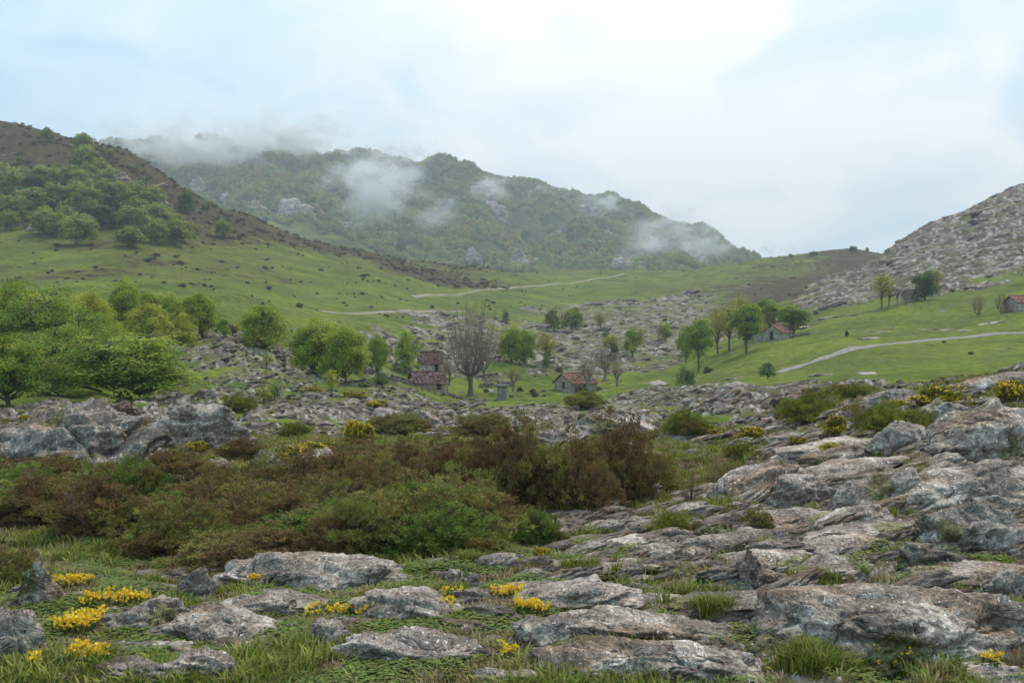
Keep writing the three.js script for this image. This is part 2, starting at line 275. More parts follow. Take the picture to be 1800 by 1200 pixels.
// ---------- rocks ----------
function rockGeo(seed, W, Hh, D, n, tilt = 0, o = {}) {
  const r = rng(seed * 7919 + 13), planes = [], off = V(r() * 90, r() * 90, r() * 90), size = Math.pow(Hh * Hh * Math.min(W, D), 1 / 3), cs = o.colourScale ?? 1;
  const ct = Math.cos(tilt), st = Math.sin(tilt), turn = (v) => V(v.x * ct - v.y * st, v.x * st + v.y * ct, v.z).normalize();
  planes.push([turn(V((r() - 0.5) * 0.3, 1, r() * 0.18)), 0.78 + r() * 0.15]);
  const sides = 6 + Math.floor(r() * 3), a0 = r() * 6;
  for (let k = 0; k < sides; k++) { const a = a0 + ((k + (r() - 0.5) * 0.6) / sides) * 6.2832; planes.push([turn(V(Math.cos(a), (r() - 0.35) * 0.5, Math.sin(a))), 0.72 + r() * 0.26]); }
  for (let k = 0; k < 12; k++) { const a = r() * 6.2832; planes.push([turn(V(Math.cos(a), -0.2 + r() * 1.8, Math.sin(a))), 0.76 + r() * 0.24]); }
  planes.push([V(0, -1, 0), 0.5]);
  const pw = o.round ?? 38, bed = turn(V(0.06, 1, 0.1)), layer = size * (0.2 + r() * 0.14), idx = new Map(), p = [], c = [], ix = [], d = V(), P = V(), e = V();
  const vert = (i, j, k) => {
    const key = (i * 1000 + j) * 1000 + k; let q = idx.get(key);
    if (q !== undefined) return q;
    q = idx.size; idx.set(key, q);
    d.set(Math.tan((i / n - 0.5) * 1.5708), Math.tan((j / n - 0.5) * 1.5708), Math.tan((k / n - 0.5) * 1.5708)).normalize();
    e.copy(d); e.x += 0.13 * n3(d.x * 1.6 + off.x, d.y * 1.6, d.z * 1.6); e.y += 0.12 * n3(d.x * 1.6, d.y * 1.6 + off.y, d.z * 1.6); e.z += 0.13 * n3(d.x * 1.6, d.y * 1.6, d.z * 1.6 + off.z);
    let s = 0; for (const [nn, h] of planes) { const t = nn.dot(e); if (t > 0) s += Math.pow(t / h, pw); }
    const rr = Math.pow(s, -1 / pw);
    P.copy(d).multiplyScalar(rr);
    P.set(P.x * W * 0.5, P.y * Hh, P.z * D * 0.5);
    const X = P.x + off.x, Y = P.y + off.y, Z = P.z + off.z, b = (P.dot(bed) + size * 0.12 * n3(X / size, Y / size, Z / size)) / layer, fb = Math.floor(b), fr = b - fb;
    const hs = (t) => { const q2 = Math.sin(t * 127.1 + seed * 3.7) * 43758.5; return q2 - Math.floor(q2); };
    const ledge = lerp(hs(fb), hs(fb + 1), smoothstep(fr, 0.72, 1)) - 0.5, notch = Math.exp(-Math.pow((fr - 0.86) / 0.09, 2)) * (0.4 + 0.6 * hs(fb + 9)) * smoothstep(n3(X / size * 0.9, Y / size, Z / size * 0.9 + 4), -0.2, 0.4);
    const big = fbm3(X / size * 0.8, Y / size * 0.8, Z / size * 0.8, 3), ridg = 1 - Math.abs(n3(X / size * 1.7 + 5, Y / size * 2.6, Z / size * 1.7)), fine = fbm3(X / size * 4.5, Y / size * 5.5, Z / size * 4.5, 3);
    const crack = Math.exp(-Math.pow(n3(X / size * 1.1, Y / size * 0.5 + 8, Z / size * 1.1) / 0.04, 2)), fl = Math.abs(n3(X / size * 5.2 + 2, Y / size * 1.5, Z / size * 2.2));
    const bil = 0.5 * Math.abs(n3(X / size * 2.1, Y / size * 2.6, Z / size * 2.1)) + 0.28 * Math.abs(n3(X / size * 4.6 + 7, Y / size * 5.4, Z / size * 4.6)) + 0.17 * Math.abs(n3(X / size * 10, Y / size * 11 + 3, Z / size * 10));
    const out = size * (0.15 * ledge - 0.17 * notch + 0.06 * big + 0.15 * (bil - 0.35) + 0.035 * fine - 0.13 * crack - 0.02 * (0.4 - fl)) * Math.min(1, 0.35 + Hh / Math.min(W, D));
    P.x += d.x * out * 1.15; P.z += d.z * out * 1.15; P.y += d.y * out * 0.8;
    p.push(P.x, P.y, P.z);
    const gs = (o.grain ?? 0.45) * cs * 2.2, lo = fbm3(X / gs, Y / gs, Z / gs, 3), br = n3(X / gs * 0.8 + 30, Y / gs * 0.8, Z / gs * 0.8), mo = n3(X / gs + 60, Y / gs, Z / gs + 5), tone = 1.28 * (o.tone ?? 1) * (1 + 0.75 * lo);
    let tint = [tone, tone, tone];
    if (br > 0.3) tint = mix3(tint, [tone * 0.82, tone * 0.7, tone * 0.6], smoothstep(br, 0.3, 0.7));     // rusty brown stains
    if (mo > 0.55 && (o.moss ?? 1)) tint = mix3(tint, [0.5, 0.55, 0.2], smoothstep(mo, 0.55, 0.75) * 0.85);     // moss
    c.push(tint[0], tint[1], tint[2]);
    return q;
  };
  for (let f = 0; f < 6; f++) for (let a = 0; a < n; a++) for (let b = 0; b < n; b++) {
    const g = (u, v) => (f === 0 ? vert(n, u, v) : f === 1 ? vert(0, v, u) : f === 2 ? vert(v, n, u) : f === 3 ? vert(u, 0, v) : f === 4 ? vert(u, v, n) : vert(v, u, 0));
    if (f === 3 && n > 8) continue;                          // the underside lies in the ground
    const A = g(a, b), B = g(a + 1, b), C = g(a + 1, b + 1), E = g(a, b + 1);
    ix.push(A, B, C, A, C, E);
  }
  const g = new THREE.BufferGeometry();
  g.setAttribute('position', new THREE.Float32BufferAttribute(p, 3)); g.setAttribute('color', new THREE.Float32BufferAttribute(c, 3)); g.setIndex(ix); g.computeVertexNormals();
  // texture laid on from the side that each face looks to, in metres
  const N = g.attributes.normal.array, sets = [new Map(), new Map(), new Map()], P2 = [], C2 = [], N2 = [], U2 = [], I2 = [], tile = o.tile ?? 0.8, ct2 = Math.cos(tilt), st2 = Math.sin(tilt);
  for (let t = 0; t < ix.length; t += 3) {
    let ax = 0, ay = 0, az = 0; for (let q = 0; q < 3; q++) { const v = ix[t + q] * 3; ax += N[v]; ay += N[v + 1]; az += N[v + 2]; }
    ax = Math.abs(ax); ay = Math.abs(ay) * 0.9; az = Math.abs(az); const w = ay > ax && ay > az ? 1 : ax > az ? 0 : 2;
    for (let q = 0; q < 3; q++) {
      const v = ix[t + q]; let m = sets[w].get(v);
      if (m === undefined) {
        m = P2.length / 3; sets[w].set(v, m); const x = p[v * 3], y = p[v * 3 + 1], z = p[v * 3 + 2], X = x * ct2 + y * st2, Y = y * ct2 - x * st2;
        P2.push(x, y, z); C2.push(c[v * 3], c[v * 3 + 1], c[v * 3 + 2]); N2.push(N[v * 3], N[v * 3 + 1], N[v * 3 + 2]);
        if (w === 1) U2.push((X + off.x) / tile, (z * 0.8 + off.z) / tile); else if (w === 0) U2.push((z + off.z) / tile, (Y + off.y) / tile); else U2.push((X + off.x) / tile, (Y + off.y) / tile);
      }
      I2.push(m);
    }
  }
  const h = new THREE.BufferGeometry();
  h.setAttribute('position', new THREE.Float32BufferAttribute(P2, 3)); h.setAttribute('normal', new THREE.Float32BufferAttribute(N2, 3)); h.setAttribute('color', new THREE.Float32BufferAttribute(C2, 3)); h.setAttribute('uv', new THREE.Float32BufferAttribute(U2, 2)); h.setIndex(I2);
  return h;
}
const anchors = [];
const stones = []; // footprints, so that plants keep off them
const inStone = (x, z, k = 0.85) => stones.some((s) => ((x - s[0]) / s[2]) ** 2 + ((z - s[1]) / s[3]) ** 2 < k * k);
// centre, top and bottom row and width in the picture; tilt; label
const BIG = [
  [545, 958, 1040, 285, 0.02, 'broad pale boulder with a peaked top in front of the green shrubs'],
  [750, 1012, 1096, 165, -0.32, 'long pale rock sloping down beside the largest yellow flower patch'],
  [272, 1048, 1112, 112, 0.05, 'blocky pale rock behind the lower yellow flowers at the front'],
  [398, 1058, 1130, 160, -0.08, 'split pale rock with a mossy notch in the front grass'],
  [255, 1124, 1150, 116, 0, 'low flat rock with a white patch in the front grass'],
  [360, 1132, 1204, 108, -0.12, 'slanted pale rock at the bottom edge below the mossy notched rock'],
  [434, 1130, 1162, 66, 0, 'small whitish rock beside the bottom herb patch'],
  [240, 1160, 1206, 106, 0, 'dark edged rock at the bottom edge under the lowest yellow flowers'],
  [14, 1072, 1178, 88, 0.1, 'grey slab cut by the lower left edge'],
  [66, 998, 1068, 50, 0.1, 'upright bluish grey rock beside the leftmost yellow flowers'],
  [120, 1014, 1034, 30, 0, 'small round rock behind the leftmost yellow flowers'],
  [348, 1000, 1060, 56, 0.35, 'small tilted rock just beside the broad peaked boulder'],
  [440, 1040, 1078, 70, -0.1, 'low jointed rock below the broad peaked boulder'],
  [518, 1036, 1080, 116, -0.1, 'long low ridge rock under the broad peaked boulder'],
  [722, 1098, 1168, 186, 0.02, 'flat topped slab with a pale round lichen spot below the yellow flowers'],
  [575, 1094, 1142, 54, 0, 'mossy rock beside the flat topped lichen slab'],
  [686, 1152, 1176, 42, 0, 'small pale stone under the flat topped lichen slab'],
  [100, 1184, 1206, 44, 0, 'small dark rock at the bottom left edge'],
  [800, 1006, 1028, 32, 0, 'small pale stone at the end of the long sloping rock'],
  [834, 1010, 1042, 26, 0.2, 'small upright dark stone in the grass hollow'],
  [876, 968, 1004, 54, 0.25, 'lone grey stone standing in the grass beside the green shrubs'],
  [925, 1018, 1046, 92, 0.05, 'smooth grey hump beside the small yellow flower patch'],
  [1000, 1002, 1080, 180, 0.35, 'big smooth rock tilted up towards the middle of the stony ground'],
  [1010, 978, 1012, 158, 0.1, 'low grey ledge behind the big tilted smooth rock'],
  [962, 1076, 1142, 98, 0.1, 'brownish blocky rock beside the small yellow flower patch'],
  [1155, 1062, 1142, 285, -0.05, 'large pale rounded slab in the front middle'],
  [1100, 1122, 1204, 250, 0.02, 'pale low slab at the bottom edge in the middle'],
  [1262, 1120, 1206, 150, -0.2, 'pale slab sloping to the bottom edge next to the grass tussock'],
  [902, 1178, 1208, 118, 0, 'pale rock tip at the bottom edge below the brownish rock'],
  [1048, 916, 942, 48, 0.15, 'small grey rock beside the end of the brown heather'],
  [1100, 936, 964, 82, 0.1, 'rounded grey rock in the grass below the brown heather end'],
  [1150, 898, 932, 120, 0.2, 'low tilted rock row below the brown heather end'],
  [1160, 952, 980, 76, 0.1, 'flat grey stone in the middle of the stony ground'],
  [1080, 984, 1006, 110, 0.15, 'thin tilted ledge above the big tilted smooth rock'],
  [1150, 1032, 1068, 104, 0.1, 'grey wedge rock behind the large pale rounded slab'],
  [1328, 798, 876, 146, 0.28, 'cracked slab with vertical joints rising above the brown sprigs'],
  [1408, 834, 888, 102, 0.15, 'rounded rock in front of the cracked jointed slab'],
  [1540, 792, 894, 158, 0.5, 'steeply tilted slab leaning on the big boulders'],
  [1672, 786, 898, 226, 0.32, 'big rounded boulder with a crack under the highest boulder'],
  [1724, 688, 808, 190, 0.42, 'highest and largest boulder with a sharp crest at the right edge'],
  [1345, 868, 938, 176, 0.25, 'ribbed pale slab with stepped layers in the stony ground'],
  [1282, 908, 974, 164, 0.15, 'pale topped rock with a shaded dark face below the ribbed slab'],
  [1478, 798, 852, 164, 0.25, 'blocky jointed rock row behind the steeply tilted slab'],
  [1494, 880, 932, 104, 0.2, 'small tilted rock under the steeply tilted slab'],
  [1516, 904, 958, 156, 0.3, 'long tilted rock above the green turf patch'],
  [1706, 884, 974, 134, 0.2, 'dark faced block standing in turf below the big rounded boulder'],
  [1764, 848, 908, 116, -0.1, 'grey boulder at the right edge below the big rounded boulder'],
  [1456, 936, 988, 138, 0.25, 'pale tilted wedge in the green turf patch'],
  [1330, 948, 994, 138, 0.22, 'thin tilted ledge below the ribbed pale slab'],
  [1626, 958, 998, 74, 0, 'smooth low hump in turf beside the dark faced block'],
  [1705, 962, 1040, 200, 0.4, 'long pale rock running up to the right edge from the puddle'],
  [1440, 984, 1022, 124, 0.2, 'low pale rock half grown over with turf'],
  [1318, 982, 1028, 32, 0, 'small upright pale stone in the turf'],
  [1352, 1000, 1028, 38, -0.2, 'small leaning pale stone in the turf'],
  [1222, 962, 992, 50, 0.1, 'small rounded pale stone on the stony ground'],
  [1285, 1024, 1088, 194, 0.12, 'dark bellied ledge behind the largest front slab'],
  [1565, 1032, 1186, 450, 0.03, 'largest front slab with a pale flat top and pitted face'],
  [1342, 1112, 1150, 60, 0.1, 'small rock wedged beside the front grass tussock'],
  [1772, 1012, 1070, 70, 0.2, 'brownish pale rock at the right edge behind the largest slab'],
  [1452, 1134, 1164, 60, -0.3, 'small brown stone inside the front grass tussock'],
  [1735, 1164, 1208, 96, 0.1, 'grey rock at the bottom right edge'],
  [1742, 650, 690, 136, 0.15, 'long pale slab on the crest at the right edge below the meadow'],
  [1570, 678, 712, 86, 0.18, 'jointed block on the crest between the moss mounds'],
  [1458, 706, 726, 44, 0.1, 'small pale rock beside the dark moss mound'],
  [1512, 712, 736, 44, 0.1, 'small pale rock between the two dark moss mounds'],
  [1420, 672, 714, 104, 0.1, 'big rounded outcrop at the edge of the green meadow'],
  [1376, 752, 782, 92, 0.25, 'low tilted slab behind the cracked jointed slab'],
  [1470, 762, 804, 176, 0.3, 'wide tilted slab with yellow flowers at its foot'],
  [1582, 738, 794, 84, 0.3, 'squared rock leaning at the highest boulder'],
  [1650, 700, 745, 80, 0.3, 'pale wedge rock beside the crest of the highest boulder'],
  [128, 690, 830, 246, 0.25, 'long dark grey outcrop rising to a peak below the leafy tree'],
  [88, 732, 764, 52, 0.1, 'small pale rock on the shoulder of the long dark outcrop'],
  [129, 730, 756, 34, 0.2, 'small rounded rock on top of the long dark outcrop'],
  [212, 716, 780, 72, 0, 'rounded peak rock at the top of the long dark outcrop'],
  [352, 716, 788, 165, 0.02, 'wide jointed outcrop with an overhang beside the leafy tree'],
  [232, 806, 838, 66, 0, 'pale split rock among the left heather, first of the cluster'],
  [278, 798, 842, 52, 0, 'pale dome rock among the left heather, middle of the cluster'],
  [308, 814, 840, 24, 0, 'small pale stone at the end of the left heather cluster'],
  [380, 810, 840, 46, 0.1, 'half hidden pale rock in the left heather'],
  [475, 792, 850, 64, 0.3, 'leaning pale rock beside the long yellow gorse strip'],
  [555, 800, 852, 62, 0, 'grey rock under the long yellow gorse strip'],
  [290, 745, 790, 40, 0, 'small outcrop stone between the two left outcrops'],
  [735, 728, 762, 60, 0.1, 'two pointed pale rock behind the heather in front of the stone pillar'],
  [688, 722, 748, 48, 0.1, 'small pale rock cluster stone behind the heather'],
  [968, 752, 782, 100, -0.1, 'thin dark edged slab lying behind the heather crest'],
  [1090, 712, 770, 150, -0.35, 'ribbed outcrop sloping down behind the heather end'],
  [1560, 572, 582, 96, 0.05, 'long flat rock strip in the middle of the meadow'], [1640, 570, 579, 62, 0.05, 'short flat rock strip right of the long one in the meadow'], [1735, 556, 570, 66, 0.2, 'pale sloping rock strip beside the bare meadow tree'], [1668, 575, 581, 40, 0, 'thin rock sliver in the meadow'],
  [1700, 576, 582, 44, 0, 'pale rock sliver above the gravel road'], [1645, 536, 544, 70, 0.1, 'flat grey rocks below the hill row of trees'], [1530, 588, 596, 60, 0, 'low grey rock above the gravel road'], [1425, 566, 574, 54, 0.1, 'pale rock at the edge of the rocky slope'], [1480, 545, 556, 80, 0.25, 'grey rock rib running into the upper meadow'], [1520, 648, 658, 60, 0.05, 'flat stones below the gravel road'],
  [1450, 652, 660, 50, 0, 'small flat stone below the bend of the gravel road'], [1632, 618, 625, 16, 0.3, 'small white stone below the gravel road'], [1300, 655, 664, 50, 0.1, 'low stones in the meadow near the dark shrub'], [1265, 582, 598, 50, 0.1, 'pale boulder heap left of the hut in the meadow grove'],
  [1030, 676, 716, 90, 0.3, 'mossy rock ridge in front of the tiled hut with the woodpile'],
];
BIG.forEach(([px, top, bot, w, tilt, label], i) => {
  const p = hit(px, bot), d = -p.z, s = Math.max((bot - 600) / F, 0.035), W = (w * d) / F, vis = ((bot - top) * d) / F;
  const D = Math.min(W * 0.85, (0.6 * vis) / s), Hh = Math.max(vis - 0.75 * D * s, vis * 0.4) * (tilt > 0.25 ? 1.05 : 1.12), z = p.z - D * 0.42, x = p.x * (z / p.z);
  const grow = d > 60 ? 0.75 : bot > 890 ? 1.15 : 1, up = Hh * (d > 60 ? 0.8 : px > 1180 && bot < 960 ? 1.22 : 1.3), L = W * 1.42 * grow, th = Math.sign(tilt) * Math.min(Math.abs(tilt), Math.asin(Math.min(0.95, (0.75 * up) / L))), T = Math.max((up - L * 0.6 * Math.abs(Math.sin(th))) / Math.cos(th), 0.42 * up);
  const m = mesh('limestone_rock', rockGeo(i + 1, L, T, D * 1.2, Math.round(clamp(w / 4.8, 12, 56)), 0, { tone: /dark/.test(label) ? 0.72 : 1.0, grain: clamp(d * 0.045, 0.4, 3), tile: clamp(d * 0.11, 0.7, 8) }), d > 22 ? M.farRock : M.rock);
  m.rotation.set(0, ((i * 37) % 11) / 11 * 0.5 - 0.25, th);
  m.position.set(x, Math.min(H(x, z), p.y + 0.1 * Hh) - (d > 60 ? 0.3 : 0.04) * Hh + L * 0.12 * Math.abs(Math.sin(th)), z);
  tag(m, label, 'rock', 'limestone rocks and boulders');
  stones.push([x, z, W * 0.5, D * 0.5]); anchors.push([px, (top + bot) / 2, label, d]);
});
// smaller rocks scattered where the ground is stony: the larger ones singly, the rest as rubble
const rockKinds = Array.from({ length: 9 }, (_, k) => rockGeo(200 + k, 1, 0.42, 0.75, 15, 0.15 + 0.2 * ((k * 37) % 7) / 7, { colourScale: 0.9, tile: 0.7 }));
const rockSmall = Array.from({ length: 6 }, (_, k) => rockGeo(300 + k, 1, 0.45, 0.7, 7, 0.2, { colourScale: 1, tile: 0.8 }));
function beside(px, py, d) { // where a loose stone lies: told by the nearest of the rocks above
  let best = null, far = 1e9;
  for (const a of anchors) { const q = Math.hypot(a[0] - px, (a[1] - py) * 1.6); if (q < far && a[2].split(' ').length <= 8) { far = q; best = a; } }
  const dx = px - best[0], dy = (py - best[1]) * 1.6, where = Math.abs(dx) > Math.abs(dy) ? (dx < 0 ? 'left of' : 'right of') : dy > 0 ? 'below' : 'above';
  return `${where} the ${best[2]}`;
}
{
  const r = rng(77), loose = []; let made = 0;
  for (let k = 0; k < 9000 && made < 232; k++) {
    const px = -60 + r() * 1920, d = 4.6 * Math.pow(26, Math.pow(r(), 1.15)), x = ((px - 900) / F) * d, z = -d, c = cover(x, z).rock;
    if (r() > (c > 0.5 ? 1 : d < 8.5 && px < 950 ? 0.45 : 0.05) || inStone(x, z, 1)) continue;
    const w = ((26 + (d < 18 ? 85 : 46) * r() * r()) * d) / F, m = mesh('limestone_rock', pick(rockKinds, r), M.rock), where = beside(px, 600 - ((H(x, z) - EYE) / d) * F, d);
    m.position.set(x, H(x, z) - 0.07 * w, z); m.rotation.set(0, (r() - 0.5) * 1.0, px > 950 ? 0.12 + r() * 0.3 : (r() - 0.4) * 0.3); m.scale.set(w * 1.6, w * (0.4 + 0.5 * r()), w); if (d > 22) m.material = M.farRock;
    loose.push([where, px, m]); stones.push([x, z, w * 0.4, w * 0.3]); made++;
  }
  const seen = new Map();
  loose.sort((a, b) => a[1] - b[1]).forEach(([where, , m]) => { const n = seen.get(where) ?? 0; seen.set(where, n + 1); tag(m, `loose stone, ${ORD[n]} from left, ${where}`, 'rock', 'loose stones ' + where); });
}
function scatter(name, geos, mat, list, label, tint) { // list of [x, y, z, sx, sy, sz, turn, lean, colour]
  const m4 = new THREE.Matrix4(), q = new THREE.Quaternion(), e = new THREE.Euler(), col = new THREE.Color();
  geos.forEach((g, k) => {
    const mine = list.filter((_, i) => i % geos.length === k);
    if (!mine.length) return;
    const im = new THREE.InstancedMesh(g, mat, mine.length);
    im.name = numbered(name); im.castShadow = im.receiveShadow = true; im.userData.kind = 'stuff'; im.userData.label = label;
    mine.forEach((a, i) => {
      im.setMatrixAt(i, m4.compose(V(a[0], a[1], a[2]), q.setFromEuler(e.set(a[7] ?? 0, a[6] ?? 0, a[9] ?? 0)), V(a[3], a[4], a[5])));
      if (a[8]) im.setColorAt(i, col.setRGB(...a[8]));
    });
    scene.add(im);
  });
}
{
  const r = rng(78), list = [];
  for (let k = 0; k < 90000 && list.length < 15000; k++) {
    const px = -150 + r() * 2100, d = 9 * Math.pow(55, Math.pow(r(), 0.72)), x = ((px - 900) / F) * d, z = -d, c = cover(x, z).rock;
    if (r() > (c > 0.5 ? (d > 240 ? 0.3 : 1) : n2(x / 22, z / 22) > 0.66 && px < 1180 ? 0.12 : d < 240 ? 0.006 : 0.003) || (d < 90 && inStone(x, z, 0.7))) continue;
    const w = Math.min(((6 + 44 * r() * r() * r() * r()) * d) / F, 9), far = d > 240 && px > 1300, g = far ? 0.72 + 0.3 * r() : (d > 60 ? 0.6 : 0.75) + 0.45 * r();
    list.push([x, H(x, z) - 0.1 * w, z, w * (far ? 1.8 + 1.8 * r() : d > 60 ? 1.8 : 1.2), w * (far ? 0.35 + 0.3 * r() : d > 60 ? 0.3 + 0.35 * r() : 0.5 + 0.5 * r()), w * (far ? 1.4 : 1), far ? 0.42 + (r() - 0.5) * 0.7 : (r() - 0.5) * 1.7, 0, [g, g * 0.97, g * 0.94], 0.1 + r() * 0.3]);
  }
  const near = [];   // thin tilted slabs of the stony rise
  for (let k = 0; k < 20000 && near.length < 500; k++) {
    const px = -60 + r() * 1920, d = 4.7 * Math.pow(2.9, r()), x = ((px - 900) / F) * d, z = -d, py = 600 + ((EYE - H(x, z)) / d) * F, right = px > 930 + 0.55 * Math.max(0, 960 - py);
    if (inStone(x, z, 0.9) || (!right && !(px < 900 && py > 1015 && r() < 0.75)) || (px > 1330 && px < 1800 && py > 985 && py < 1035 && r() < 0.7)) continue;
    const w = ((34 + 76 * r() * r()) * d) / F, g = 0.8 + 0.45 * r();
    near.push([x, H(x, z) + 0.01 * w, z, w * (1.3 + 0.7 * r()), w * (0.42 + 0.35 * r()), w * 0.75, (r() - 0.5) * 0.7, 0, [g, g * 0.98, g * 0.96], right ? 0.1 + r() * 0.3 : (r() - 0.5) * 0.3]);
    stones.push([x, z, w * 0.6, w * 0.28]);
  }
  for (let k = 0; k < 30000 && near.length < 1700; k++) {
    const px = -60 + r() * 1920, d = 5 * Math.pow(7, Math.pow(r(), 0.8)), x = ((px - 900) / F) * d, z = -d, c = cover(x, z).rock;
    if ((c < 0.45 && !(d < 8.5 && px < 950 && r() < 0.22) && !(d < 12 && px > 930 && r() < 0.7)) || inStone(x, z, 0.55)) continue;
    const w = ((16 + 44 * r() * r()) * d) / F, g = 0.75 + 0.5 * r();
    near.push([x, H(x, z) - 0.03 * w, z, w * (1.4 + 0.8 * r()), w * (0.3 + 0.35 * r()), w * 0.8, (r() - 0.5) * 0.8, 0, [g, g * 0.98, g * 0.96], 0.12 + r() * 0.32]);
  }
  scatter('limestone_rubble', rockKinds, M.rock, near, 'thin tilted limestone slabs between the larger rocks');
  scatter('limestone_rubble', rockSmall, M.farRock, list, 'many small grey limestone rocks strewn over the stony ground');
}

// ---------- shrubs ----------
// a bush: branchlets that fan out from the base, each ending in a tuft of tiny leaves
function bushGeo(seed, W, Hh, tufts, cols, o = {}) {
  const r = rng(seed * 31 + 5), leaf = new Soup(), twig = new Soup(), bloom = new Soup(), ls = o.leaf ?? 0.022, off = r() * 50;
  const heads = Math.round(tufts / 9), hr = (o.head ?? 0.085) * W;
  for (let h = 0; h < heads; h++) {
    const d = onSphere(r); d.y = Math.abs(d.y) * 0.97 + 0.02; d.normalize();
    const lob = 0.8 + 0.3 * n3(d.x * 2.3 + off, d.y * 2.3, d.z * 2.3) + 0.14 * n3(d.x * 6, d.y * 6 + off, d.z * 6), f = lob * (r() < 0.25 ? 0.6 + 0.3 * r() : 0.88 + 0.2 * r());
    const c = V(d.x * W * 0.5 * f, (0.05 + d.y * 0.95) * Hh * f, d.z * W * 0.5 * f), patch = n3(c.x * 1.6 / W + off, c.y * 1.6 / W, c.z * 1.6 / W) + 0.5 * (r() - 0.5), base = patch > 0.1 ? cols[1] : patch < -0.4 ? cols[2] : cols[0], htone = vary(base, r, 0.28), hs = 0.6 + 0.7 * r();
    { const b = V(c.x * 0.18, Hh * 0.02, c.z * 0.18), mid = b.clone().lerp(c, 0.6).add(V((r() - 0.5) * 0.12 * W, 0.06 * Hh, (r() - 0.5) * 0.12 * W)), w = o.tw ?? 1; twig.tube([b, mid, c], [0.009 * w, 0.006 * w, 0.004 * w], 3, vary(o.bark ?? [0.2, 0.145, 0.1], r, 0.35)); }
    for (let k = 0; k < 9; k++) {
      const sd = onSphere(r); sd.y = Math.abs(sd.y) - 0.15;
      const e = c.clone().addScaledVector(sd, hr * hs), ax = V(d.x * 0.5 + sd.x * 0.8, 0.7 + 0.3 * d.y + sd.y * 0.4, d.z * 0.5 + sd.z * 0.8).normalize(), tone = vary(htone, r, 0.15);
      if (k % 3 === 0) twig.tube([c.clone().addScaledVector(d, -hr), e], [0.003 * (o.tw ?? 1), 0.002 * (o.tw ?? 1)], 3, vary(o.bark ?? [0.2, 0.145, 0.1], r, 0.35));
      const ln = ls * (1.6 + 1.6 * r()), nl = o.per ?? 15;
      for (let q = 0; q < nl; q++) {
        const t = r() * 1.2 - 0.3, s = onSphere(r), g = V(e.x + ax.x * t * ln + s.x * ls * 0.9, e.y + ax.y * t * ln + s.y * ls * 0.8, e.z + ax.z * t * ln + s.z * ls * 0.9);
        const a = s.multiplyScalar(0.9).add(ax).normalize().multiplyScalar(ls * (0.5 + 0.4 * r())), b = onSphere(r).cross(a).normalize().multiplyScalar(ls * 0.42);
        const col = [tone[0] * (0.85 + 0.3 * r()), tone[1] * (0.85 + 0.3 * r()), tone[2]], i = leaf.v(g.x - b.x, g.y - b.y, g.z - b.z, col), j = leaf.v(g.x + b.x, g.y + b.y, g.z + b.z, col), l = leaf.v(g.x + a.x * 2, g.y + a.y * 2, g.z + a.z * 2, col);
        leaf.tri(i, j, l);
      }
      if (o.bloom && r() < o.bloom && n3(c.x * 3 / W, off, c.z * 3 / W) > -0.25) for (let q = 0; q < 3; q++) flower(bloom, e.clone().addScaledVector(ax, ln * 0.8).addScaledVector(onSphere(r), ls * 1.4), o.petal ?? 0.014, r);
    }
  }
  return { leaf: leaf.geo(), twig: twig.geo(), bloom: bloom.n ? bloom.geo() : null };
}
function flower(s, p, size, r) { // a pea flower: standard, two wings
  const up = V(0, 0.8, 0).addScaledVector(onSphere(r), 0.7).normalize(), side = onSphere(r).cross(up).normalize(), out = V().crossVectors(side, up);
  const y = vary([0.86, 0.6, 0.015], r, 0.1);
  s.quad(p.clone().addScaledVector(up, size * 0.5), up.clone().multiplyScalar(size * 0.75), side.clone().multiplyScalar(size * 0.7), y);
  s.quad(p.clone().addScaledVector(out, size * 0.55), out.clone().multiplyScalar(size * 0.7), side.clone().multiplyScalar(size * 0.42), y);
}
const BROWN = [[0.22, 0.155, 0.058], [0.24, 0.215, 0.058], [0.185, 0.115, 0.048]], OLIVE = [[0.235, 0.195, 0.055], [0.23, 0.245, 0.058], [0.21, 0.145, 0.055]], GREEN = [[0.145, 0.2, 0.04], [0.21, 0.26, 0.05], [0.2, 0.165, 0.05]], MOSS = [[0.19, 0.215, 0.035], [0.25, 0.265, 0.04], [0.22, 0.18, 0.05]];
const bushKinds = {
  brown: [1, 2, 3, 4].map((k) => bushGeo(k, 1.25, 0.85, 1500, BROWN)), olive: [5, 6, 7].map((k) => bushGeo(k, 1.2, 0.8, 1500, OLIVE)), green: [8, 9, 10].map((k) => bushGeo(k, 1.15, 0.75, 1600, GREEN, { leaf: 0.024 })),
  gorse: [11, 12].map((k) => bushGeo(k, 1, 0.6, 700, MOSS, { leaf: 0.026, bloom: 0.45, petal: 0.032 })), moss: [13, 14].map((k) => bushGeo(k, 1.3, 0.55, 1300, MOSS, { leaf: 0.022 })),
  bare: [15, 16].map((k) => bushGeo(k, 1.1, 0.95, 420, [[0.27, 0.18, 0.1], [0.26, 0.195, 0.09], [0.29, 0.18, 0.11]], { per: 7, tw: 1.1 })),
};
function bush(kind, which, p, sx, sy, turn, name, label, category, group) {
  const k = bushKinds[kind][which % bushKinds[kind].length], g = thing(name, label, category, group, p);
  mesh('foliage', k.leaf, M.leaf, g); mesh('branches', k.twig, M.twig, g);
  if (k.bloom) mesh('blossom', k.bloom, M.petal, g);
  g.rotation.y = turn; g.scale.set(sx, sy, sx);
  return g;
}
const along = (pts, x) => { if (x <= pts[0][0]) return pts[0][1]; for (let k = 1; k < pts.length; k++) if (x <= pts[k][0]) return lerp(pts[k - 1][1], pts[k][1], (x - pts[k - 1][0]) / (pts[k][0] - pts[k - 1][0])); return pts[pts.length - 1][1]; };
